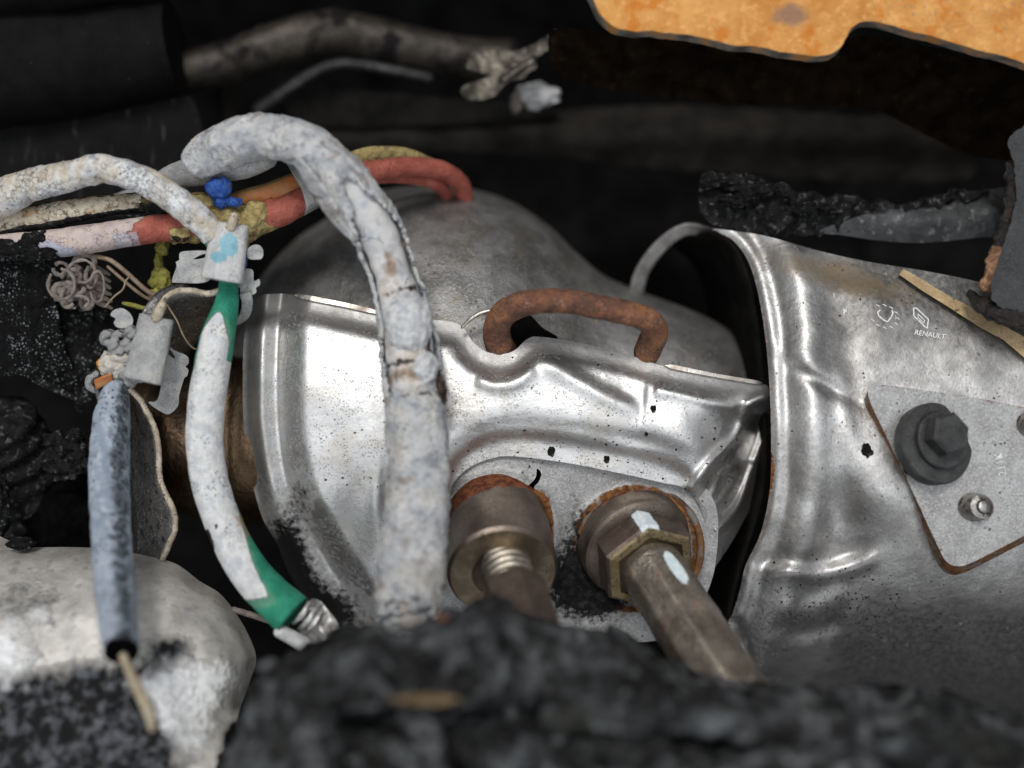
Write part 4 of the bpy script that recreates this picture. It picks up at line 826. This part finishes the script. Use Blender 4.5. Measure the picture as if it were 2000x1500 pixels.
blob('ash_lump', (218, 712, 92), (30, 24, 18), M['cream'], a1, .4, 1.6, 6, masks={'orange': lambda v: .9 if v.x < at(196, 700, 92).x else 0})
blob('ash_lump', (238, 698, 92), (26, 16, 16), M['cream'], a1, .4, 1.6, 7, masks={'orange': lambda v: 0})
blob('ash_lump', (258, 735, 96), (20, 18, 14), M['greyash'], a1, .45, 1.8, 9)
ribbon('curled_skin', [(184, 742, 90), (200, 735, 98), (218, 730, 98)], [(188, 760, 80), (205, 752, 84), (222, 742, 84)], M['orangecable'], 4, a1, n=12)
tube('ash_curl', [(190, 730, 84, 6), (176, 738, 82, 7), (174, 754, 78, 7), (186, 764, 70, 5)], M['greyash'], a1, 10, 4, disp=lump(1.5, 10))
ribbon('ash_shell', [(184, 758, 78), (192, 785, 66), (208, 800, 54)], [(204, 750, 40), (214, 770, 30), (226, 790, 20)], M['strip'], 4, a1, n=12, bulge=14)
# ---------------------------------------------------------------- metal strips
s1 = empty('bent_strip', (350, 640, -60), 'wavy dark steel strip with cream edge running between the two clips', 'metal strip')
ribbon('strip_band', [(300, 640, 66), (312, 605, 82), (324, 582, 92), (345, 569, 98), (375, 568, 98), (405, 573, 96), (432, 566, 92), (447, 548, 84)], [(352, 745, -60), (360, 712, -50), (372, 680, -40), (392, 660, -30), (410, 640, -26), (425, 622, -20), (440, 600, -20), (450, 580, -20)], [M['strip'], M['stripedge']], 8, s1, n=60)
tube('strip_edge', [(300, 640, 68, 6), (312, 605, 84, 6), (324, 582, 94, 6), (345, 569, 100, 6), (375, 568, 100, 6), (405, 573, 98, 6), (432, 566, 94, 6), (447, 548, 86, 6)], M['stripedge'], s1, 12, 4, disp=lump(1.2, 10))
ribbon('strip_fold', [(262, 655, 40), (280, 605, 30), (310, 570, 20), (345, 556, 30), (372, 558, 40)], [(290, 700, 10), (305, 650, 20), (325, 610, 40), (350, 585, 60), (375, 572, 70)], [M['strip'], M['strip']], 5, s1, n=30)
s2e = empty('bent_strip', (300, 930, -60), 'kinked dark steel strip with cream edge hanging beside the blue grey cable', 'metal strip')
E2 = [(254, 762, 70), (272, 778, 74), (286, 802, 76), (303, 838, 76), (310, 880, 74), (312, 930, 72), (324, 965, 72), (340, 1000, 72), (342, 1035, 66), (330, 1064, 58), (318, 1092, 50)]
ribbon('strip_band', E2, [(236, 775, -10), (244, 800, -10), (250, 830, -10), (254, 860, -10), (255, 900, -10), (256, 940, -10), (258, 980, -10), (262, 1010, -10), (264, 1040, -10), (264, 1070, -10), (264, 1100, -10)], [M['strip'], M['stripedge']], 7, s2e, n=60)
tube('strip_edge', [(x, y, h+2, 5.5) for x, y, h in E2], M['stripedge'], s2e, 12, 4, disp=lump(1.2, 10))
# ---------------------------------------------------------------- left side debris
def HL(X, Y): return 20-.35*np.abs(np.asarray(X, float)-60)-.15*(np.asarray(Y, float)-620)+14*nzv(X, Y, 2, 4, 60)
tag(sheet('charred_block', [(-60, 500), (60, 505), (98, 520), (112, 600), (128, 680), (150, 740), (160, 775), (100, 752), (40, 735), (-60, 725)], HL, M['char_speck'], 60, step=5, jag=6), 'charred black block with white ash speckles below the pink burnt cable', 'charred block')
tag(sheet('charred_block', [(112, 545), (150, 560), (200, 590), (222, 640), (214, 690), (190, 740), (178, 790), (150, 800), (140, 740), (122, 660), (108, 590)], lambda X, Y: -40-.3*(np.asarray(X, float)-150)+12*nzv(X, Y, 7, 4, 50), M['char_side'], 60, step=5, jag=6), 'dusty dark charred block between the speckled block and the ash lumps', 'charred block')
tg = empty('fibre_tangle', (150, 540, 30), 'brown grey curled fibre tangle under the pink burnt cable', 'fibre tangle')
random.seed(5)
for i, (x, y, a, b) in enumerate([(128, 572, 20, 18), (150, 545, 18, 22), (168, 586, 12, 20)]): blob('fibre_lump', (x, y, 8), (a, b, 16), M['fibre'], tg, .5, 1.6, i+200)
for i, (cx, cy, rx, ry, r) in enumerate([(170, 575, 14, 28, 5), (128, 570, 22, 17, 6), (165, 512, 20, 14, 5), (140, 540, 18, 14, 5), (118, 525, 14, 12, 4), (178, 540, 10, 22, 4), (152, 562, 14, 12, 5), (132, 580, 12, 20, 4), (150, 590, 24, 12, 3), (160, 530, 26, 22, 3), (190, 560, 14, 30, 3), (120, 555, 26, 30, 3)]):
    tube('fibre_curl', [(cx+math.cos(q)*rx, cy+math.sin(q)*ry, 24+i*5+7*math.sin(q+i), r) for q in np.linspace(i, i+5.4, 10)], M['fibre'], tg, 12, 4, disp=lump(2.5, 14))
for i in range(6):
    y = 525+i*13; tube('fibre_tuft', [(180, y-6, 0, 6), (200, y+4, 0, 6), (214+i, y+12, -8, 3)], M['fibre'], tg, 10, 4, disp=lump(1.5, 10))
tag(tube('thin_wire', [(180, 500, 40, 5), (215, 508, 44, 5), (250, 535, 30, 5), (290, 570, 10, 5), (330, 588, -10, 5)], M['wire'], None, 10, 5), 'thicker of the tan wires running from the fibre tangle to the right', 'wire')
tag(tube('thin_wire', [(210, 520, 30, 3.5), (250, 555, 20, 3.5), (280, 578, 5, 3.5), (310, 592, -10, 3.5)], M['wire'], None, 10, 5), 'thin brown wire just below the thicker tan wire at the fibre tangle', 'wire')
tag(tube('thin_wire', [(206, 599, 70, 2), (222, 580, 72, 2), (240, 565, 72, 2), (246, 548, 70, 2), (254, 540, 66, 2)], M['wire'], None, 8, 4), 'hair thin pale kinked wire standing up left of the yellow drip', 'wire')
tag(tube('thin_wire', [(322, 590, 100, 1.6), (345, 625, 96, 1.6), (358, 655, 90, 1.6), (375, 678, 80, 1.6), (392, 684, 70, 1.6)], M['wire'], None, 8, 4), 'hair thin brown wire crossing the bent strip', 'wire')
hz = empty('corrugated_hose', (40, 880, -150), 'black burnt corrugated hose in the lower left hollow', 'hose')
prof = []
for i in range(7):
    z = -150+i*38; r = 108-4*i; prof += [(r-14, z), (r-3, z+7), (r, z+16), (r-3, z+25), (r-14, z+32)]
lathe('hose_wall', (25, 905, -120), (-.12, .62, .45), prof+[(60, 120), (40, 118)], M['char'], hz, 60, disp=lambda q, d, r: 3*nz(q*60, d, 0, 2, 30), sharp_deg=80)
cl = empty('charred_clump', (128, 890, -20), 'crumbly black burnt clump in the hollow left of the blue grey cable', 'charred clump')
for i, (x, y, a, b) in enumerate([(115, 862, 26, 20), (140, 872, 30, 26), (108, 895, 26, 24), (128, 915, 32, 20), (158, 890, 26, 24), (150, 850, 18, 12)]):
    blob('char_lump', (x, y, 0), (a, b, 24), M['char'], cl, .55, 1.7, i+50)
tag(sheet('char_flake', [(62, 740), (75, 736), (150, 775), (155, 784), (140, 780), (70, 750)], lambda X, Y: -10+4*nzv(X, Y, 0, 2, 20), M['char_side'], 5, step=4), 'long dusty flake lying above the corrugated hose', 'flake')
tag(blob('charred_clump', (-4, 990, 10), (22, 60, 20), M['char_side'], None, .35, 1.4, 70), 'grey dusted charred clump at the left border above the pale housing', 'charred clump')
tag(blob('charred_clump', (40, 1062, 60), (26, 14, 14), M['char_side'], None, .4, 1.6, 71), 'small grey charred piece on the rim of the pale housing', 'charred clump')
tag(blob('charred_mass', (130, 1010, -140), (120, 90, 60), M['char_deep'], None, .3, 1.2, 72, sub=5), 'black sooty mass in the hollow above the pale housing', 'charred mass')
cs = empty('cable_crust', (50, 480, 50), 'black and white crust on the left end of the pink burnt cable', 'char crust')
for i, (x, y, a, b) in enumerate([(20, 488, 34, 18), (60, 478, 24, 20), (78, 468, 18, 18), (58, 500, 26, 12), (96, 492, 20, 12), (-10, 496, 26, 16)]):
    blob('crust_lump', (x, y, 66), (a, b, 14), M['char_side'], cs, .5, 1.8, i+80)
tag(blob('char_crust', (310, 425, 40), (60, 10, 12), M['char'], None, .5, 2.2, 90, sub=5), 'black bubbly crust between the cream cable and the red cable', 'char crust')
# ================================================================ pale housing bottom left
CO = [(-80, 1078), (60, 1070), (150, 1069), (220, 1074), (290, 1086), (345, 1102), (390, 1135), (430, 1160), (462, 1200), (485, 1240), (500, 1285), (488, 1330), (470, 1380), (450, 1440), (420, 1500), (400, 1600), (-80, 1600)]
COs = cr(CO, 12, True); COs = np.vstack([COs, COs[:1]])
def HC(X, Y):
    d = np.abs(sd(X, Y, cr(CO[:13], 12))[0]); H = 60+.3*np.clip(np.asarray(Y)-1070, 0, None)+120*(1-np.exp(-d/70))+9*nzv(X, Y, 0, 2, 130)
    return H-30*np.exp(-(d/14)**2)
cast = sheet('housing', CO, HC, M['cast'], 22, step=7, masks={
    'char': lambda X, Y: np.clip(.9*sstep(1250, 1340, np.asarray(Y)+.10*(np.asarray(X)-200))*sstep(420, 300, X)+gauss(X, Y, 40, 1180, 90, 50, .55)+gauss(X, Y, 330, 1265, 40, 22, .8), 0, 1),
    'white': lambda X, Y: np.clip(gauss(X, Y, 345, 1345, 75, 60, 1.0)+gauss(X, Y, 15, 1270, 55, 80, .8)+gauss(X, Y, 370, 1430, 60, 60, .6)+gauss(X, Y, 440, 1320, 40, 40, .5)+gauss(X, Y, 80, 1200, 30, 20, .6), 0, 1)})
tag(cast, 'pale metal housing with white ash and black char in the lower left corner', 'housing')
# ================================================================ foreground char
FO = [(440, 1620), (430, 1480), (470, 1390), (495, 1320), (540, 1285), (590, 1270), (640, 1240), (690, 1225), (730, 1215), (790, 1235), (850, 1205), (900, 1190), (960, 1168), (1000, 1178), (1030, 1200), (1090, 1215), (1150, 1220), (1210, 1228), (1260, 1265), (1330, 1300), (1400, 1322), (1480, 1335), (1560, 1338), (1640, 1340), (1760, 1345), (1880, 1362), (2000, 1385), (2120, 1400), (2140, 1640), (1300, 1700)]
def HF(X, Y):
    X = np.asarray(X, float); Y = np.asarray(Y, float)
    d = np.abs(sd(X, Y, cr(FO[1:28], 14))[0])
    H = 430+190*(1-np.exp(-d/70))+46*nzv(X, Y, 1, 4, 85)+70*nzv(X, Y, 5, 1, 230)
    H -= ridge(X, Y, [(640, 1400), (800, 1420), (1000, 1400), (1200, 1420), (1400, 1440), (1600, 1480), (1800, 1540)], 110, 28, .05)
    H -= ridge(X, Y, [(840, 1400), (860, 1460), (900, 1520)], 90, 18, .1)
    H -= ridge(X, Y, [(1100, 1440), (1160, 1490), (1240, 1560)], 70, 30, .1)
    H += ridge(X, Y, [(760, 1420), (770, 1480), (780, 1560)], 60, 40, .1)
    return H
crust = sheet('charred_crust', FO, HF, M['char_fore'], 120, step=8, jag=16, jscale=40)
tag(crust, 'broken black charred crust with grey ash across the bottom foreground', 'charred crust')
random.seed(21)
for i in range(30):
    u = random.random(); x = 520+u*1480; y = 1300+.075*(x-520)+random.uniform(0, 170)*(.6+.4*u); h = float(HF(np.array([x]), np.array([y]))[0])
    if not inside(np.array([x]), np.array([y]), np.array(FO, float))[0]: continue
    r = random.uniform(12, 34); blob('crust_lump', (x, y, h+4), (r*random.uniform(.9, 1.9), r*.75, r*.6), M['char_fore'], crust, .6, 1.5, i+300, sub=3)
tag(blob('scorched_patch', (830, 1366, 628), (60, 11, 14), M['tan'], None, .4, 1.8, 95), 'yellow brown scorched fragment lying on the black foreground crust', 'fragment')
tag(blob('rust_crumb', (864, 1206, 500), (10, 9, 8), M['hook'], None, .3, 1.5, 96, masks={'right': lambda v: 0, 'bare': lambda v: 0}), 'small orange rust crumb on the black crust under the ash cable', 'crumb')
for i, (pts, lab) in enumerate([
    ([(1080, 1400, 560, 34), (1300, 1392, 570, 38), (1500, 1420, 580, 40), (1750, 1452, 590, 42), (2080, 1510, 590, 44)], 'long charred cable lying in the black crust towards the lower right corner'),
    ([(1330, 1545, 640, 34), (1480, 1500, 640, 34), (1620, 1495, 640, 32), (1760, 1540, 640, 30)], 'short arched charred cable at the lower border right of the middle'),
    ([(800, 1400, 600, 26), (832, 1440, 620, 30), (846, 1500, 630, 32), (850, 1580, 630, 34)], 'charred cable bending down below the yellow brown fragment'),
    ([(600, 1420, 600, 40), (620, 1480, 620, 46), (610, 1580, 630, 50)], 'charred upright stump at the lower border left of the middle')]):
    tag(tube('charred_cable', pts, M['char_fore'], None, 32, 8, disp=lump(9, 40)), lab, 'cable')
# ================================================================ upper background
hs = empty('large_hose', (150, 110, -260), 'thick black rubber hose in the upper left corner', 'hose')
tube('hose_wall', [(-160, 150, -220, 122), (0, 130, -220, 120), (120, 122, -220, 112), (230, 108, -220, 100), (345, 92, -220, 90)], M['rubber'], hs, 48, 10, cap='flat', disp=lump(3, 80))
tag(tube('large_hose', [(-160, -40, -120, 90), (0, -60, -120, 90), (160, -70, -120, 80), (330, -110, -140, 80)], M['rubber'], None, 36, 12), 'black rounded shape along the upper left border above the thick hose', 'hose')
pp = empty('exhaust_pipe', (560, 100, -420), 'dark brown metal pipe coming out of the thick black hose', 'pipe')
tube('pipe_wall', [(280, 150, -300, 40), (370, 138, -310, 42), (450, 118, -320, 42), (530, 90, -330, 42), (590, 72, -340, 44), (650, 64, -350, 42), (720, 72, -360, 42), (800, 90, -380, 40), (900, 110, -400, 40), (1000, 118, -420, 40)], M['pipe'], pp, 36, 8, disp=lambda t, a, x, y, h: 4*math.exp(-((x-480)/8)**2)+6*math.exp(-((x-615)/16)**2)+nz(x, y, h, 2, 40))
tag(tube('thin_pipe', [(500, 215, -470, 12), (550, 180, -450, 12), (610, 140, -430, 12), (655, 122, -420, 12), (700, 122, -420, 12), (770, 134, -430, 12), (840, 148, -450, 12)], M['strip'], None, 20, 6), 'thin grey bent pipe in the dark below the brown pipe', 'pipe')
tag(tube('thin_pipe', [(440, 160, -460, 16), (442, 210, -460, 18), (446, 260, -470, 16)], M['beam'], None, 20, 8), 'short upright dark pipe left of the thin bent pipe', 'pipe')
tag(sheet('side_panel', [(-80, 238), (100, 238), (250, 215), (345, 190), (380, 200), (400, 300), (380, 400), (200, 430), (-80, 430)], lambda X, Y: -230+.3*(np.asarray(X)-100)*0+8*nzv(X, Y, 0, 2, 120), M['scratch'], 20, step=12), 'black panel with pale scratches beneath the thick hose', 'panel')
tag(sheet('cross_beam', [(560, 200), (700, 196), (900, 205), (1000, 214), (1100, 214), (1290, 205), (1450, 212), (1700, 228), (1860, 240), (1900, 300), (1880, 350), (1600, 350), (1300, 330), (1000, 300), (700, 290), (560, 270)], lambda X, Y: -520+60*np.exp(-((np.asarray(Y)-262)/46)**2)+8*nzv(X, Y, 0, 3, 80), M['beam'], 60, step=10, jag=4), 'long sooty beam across the dark upper middle', 'beam')
tag(sheet('cross_beam', [(570, 175), (760, 180), (900, 195), (1060, 205), (1080, 222), (900, 240), (700, 246), (580, 240)], lambda X, Y: -440+8*nzv(X, Y, 0, 3, 70), M['soot'], 30, step=10), 'shorter dark bar above the long sooty beam on the left', 'beam')
tag(sheet('foil_scrap', [(912, 122), (935, 95), (1000, 100), (1050, 85), (1088, 58), (1082, 78), (1062, 100), (1045, 118), (1050, 130), (1020, 150), (985, 166), (965, 188), (930, 196), (905, 188), (900, 172), (930, 158), (960, 148), (945, 142), (915, 134)], lambda X, Y: -230+26*nzv(X, Y, 0, 2, 70)+ridge(X, Y, [(1050, 112), (1005, 140), (975, 162)], 14, 6), M['foil'], 5, step=4, jag=4), 'crumpled torn brown foil scrap hanging in the dark top middle', 'foil scrap')
tag(blob('white_lump', (1050, 188, -330), (40, 22, 24), M['whitelump'], None, .5, 1.6, 60), 'blurred white lump in the dark right below the foil scrap', 'lump')
tag(blob('white_lump', (1008, 200, -330), (12, 20, 14), M['fibre'], None, .22, 1.2, 61), 'small grey lump at the left of the white lump', 'lump')
# rusted panel
RP = [(1140, -200), (1150, -40), (1160, 0), (1172, 25), (1192, 46), (1220, 56), (1300, 63), (1400, 78), (1500, 96), (1580, 108), (1612, 108), (1634, 98), (1648, 76), (1664, 54), (1690, 44), (1730, 48), (1800, 65), (1900, 94), (2000, 122), (2150, 165), (2200, -200)]
rpn = sheet('rusted_panel', RP, lambda X, Y: 175+10*nzv(X, Y, 0, 2, 200)-.05*np.asarray(Y), [M['rustpanel'], M['rustpaneledge']], 30, step=10, shift=(-7, 12), jag=5, jscale=60,
    masks={'right': lambda X, Y: sstep(1650, 1800, X), 'bare': lambda X, Y: gauss(X, Y, 1545, 30, 42, 26, .95)})
tag(rpn, 'bright orange rusted sheet metal panel across the top right corner', 'panel')
tag(sheet('inner_panel', [(1080, 60), (1200, 66), (1400, 90), (1600, 118), (1680, 70), (1900, 110), (2200, 180), (2200, 330), (1900, 300), (1700, 215), (1500, 205), (1300, 190), (1100, 150)], lambda X, Y: -60-.9*(np.asarray(Y, float)-60-.12*(np.asarray(X, float)-1080))+14*nzv(X, Y, 0, 3, 70), M['darkrust'], 20, step=10, jag=5), 'dark rusty panel sloping down below the orange panel', 'panel')
# crust and slab top right
def HK(X, Y): return -70+24*nzv(X, Y, 4, 4, 32)
ck = empty('charred_lumps', (1500, 400, -120), 'grey tipped black charred lumps in the dark above the round heat shield', 'charred lumps')
sheet('crust_bed', [(1368, 345), (1420, 338), (1480, 345), (1540, 370), (1600, 375), (1680, 385), (1760, 395), (1860, 372), (1930, 372), (1900, 390), (1760, 415), (1680, 440), (1600, 455), (1500, 462), (1420, 445), (1370, 420)], HK, M['char'], 30, step=6, jag=10, parent=ck)
for i, (x, y, a, b) in enumerate([(1390, 352, 20, 14), (1440, 358, 26, 16), (1455, 378, 20, 18), (1420, 390, 18, 10), (1490, 372, 20, 12), (1528, 372, 16, 14), (1572, 408, 28, 12), (1440, 398, 16, 8), (1620, 406, 24, 10)]):
    blob('char_lump', (x, y, -48), (a, b, 16), M['char_side'] if i in (2, 6) else M['char'], ck, .5, 1.8, i+110)
tag(sheet('grey_slab', [(1600, 452), (1660, 428), (1740, 405), (1830, 385), (1930, 370), (1990, 372), (1990, 450), (1900, 465), (1800, 474), (1720, 470), (1650, 460)], lambda X, Y: -90+30*np.exp(-((np.asarray(Y, float)-430)/40)**2)+3*nzv(X, Y, 0, 2, 40), M['greyslab'], 40, step=6, masks={'soot': lambda X, Y: np.clip(sstep(430, 385, Y+.12*(X-1800))*.9+sstep(1900, 1980, X)*.8, 0, 1)}), 'dusty grey lens shaped slab tucked above the round heat shield', 'slab')
gpn = empty('side_panel', (2000, 450, 60), 'grainy dark grey panel with a melted brown edge at the right border', 'panel')
sheet('panel_face', [(1978, 262), (2100, 230), (2140, 640), (2000, 618), (1940, 588), (1936, 560), (1962, 470), (1984, 390), (1982, 330)], lambda X, Y: 130+3*nzv(X, Y, 0, 2, 40), M['greypanel'], 40, step=7, parent=gpn, jag=4)
tube('melted_edge', [(1974, 318, 112, 9), (1976, 360, 112, 11), (1972, 410, 110, 12), (1955, 470, 110, 14), (1940, 520, 108, 15), (1928, 562, 104, 15)], M['copperedge'], gpn, 20, 5, disp=lump(7, 16), masks={'copper': lambda t, a, x, y: .9 if y > 485 else 0})
tag(tube('melted_strand', [(1895, 572, 70, 8), (1915, 592, 90, 14), (1945, 610, 110, 18), (1985, 622, 120, 18), (2040, 625, 120, 16)], M['copperedge'], None, 20, 5, disp=lump(6, 14), masks={'copper': lambda *a: .25}), 'shiny black melted strand under the grey side panel', 'melted plastic')
spl = sheet('wood_splinter', [(1756, 536), (1765, 525), (1800, 545), (1850, 576), (1915, 610), (1990, 652), (2060, 692), (2060, 738), (2000, 698), (1960, 664), (1915, 640), (1850, 598), (1800, 567)], lambda X, Y: HR(X, Y)+16, M['wood'], 9, smooth=False, step=6)
tag(spl, 'pale split wooden splinter lying on the round heat shield', 'splinter')
# dirt crumbs
random.seed(11)
def crumbs(n, f, H, lo, hi, name, label):
    V = []; F = []
    k = 0
    while k < n:
        x, y = f()
        if x is None: continue
        r = random.uniform(lo, hi)**1.0*random.choice((.6, .8, 1, 1.3)); h = float(H(np.array([x]), np.array([y]))[0]); b = len(V)
        for j in range(6):
            a = j*math.pi/3+random.random(); V.append(at(x+math.cos(a)*r*random.uniform(.6, 1.3), y+math.sin(a)*r*random.uniform(.5, 1), h-1))
        V.append(at(x+random.uniform(-.3, .3)*r, y, h+r*.8))
        F += [[b+(j+1) % 6, b+j, b+6] for j in range(6)]; k += 1
    return tag(build(name, V, F, M['char'], None, False), label, 'debris', kind='stuff')
SOs = cr(shield_out, 12, True)
def f1():
    x = random.uniform(600, 1450) if random.random() < .6 else random.gauss(1080, 130); y = random.uniform(640, 1150) if random.random() < .5 else random.gauss(900, 60)
    return (x, y) if inside(np.array([x]), np.array([y]), SOs)[0] else (None, None)
crumbs(600, f1, HS, 1.0, 3.0, 'soot_crumbs', 'fine black soot crumbs scattered on the bright lower heat shield')
ROs = cr(r_out, 12, True)
def f2():
    x, y = (random.gauss(1640, 90), random.gauss(1190, 50)) if random.random() < .7 else (random.uniform(1520, 1980), random.uniform(560, 1330))
    return (x, y) if inside(np.array([x]), np.array([y]), ROs)[0] and x < 2000 and not (x > 1690 and 740 < y < 1110) else (None, None)
crumbs(650, f2, HR, 1.0, 2.8, 'soot_crumbs', 'fine black soot crumbs scattered on the round heat shield at the right')
for x, y, r, H, lab in [(1077, 882, 9, HS, 'black crumb on the lower heat shield above the torn slot'), (1185, 897, 7, HS, 'black crumb on the shield rim above the right hand sensor'), (1276, 799, 7, HS, 'black crumb on the shield beneath the right foot of the rusty hook'),
                        (1372, 972, 9, HS, 'round black crumb right of the rusty sensor collar'), (1694, 880, 13, HR, 'larger black flake left of the bracket plate'), (1262, 848, 4, HS, 'small black crumb in the middle of the bright shield panel')]:
    h = float(H(np.array([x]), np.array([y]))[0])
    tag(blob('soot_crumb', (x, y, h+2), (r*.8, r*.95, r*.4), M['char'], None, .5, 1.1, x % 17, sub=4, oct_=4), lab, 'crumb', 'single black crumbs')
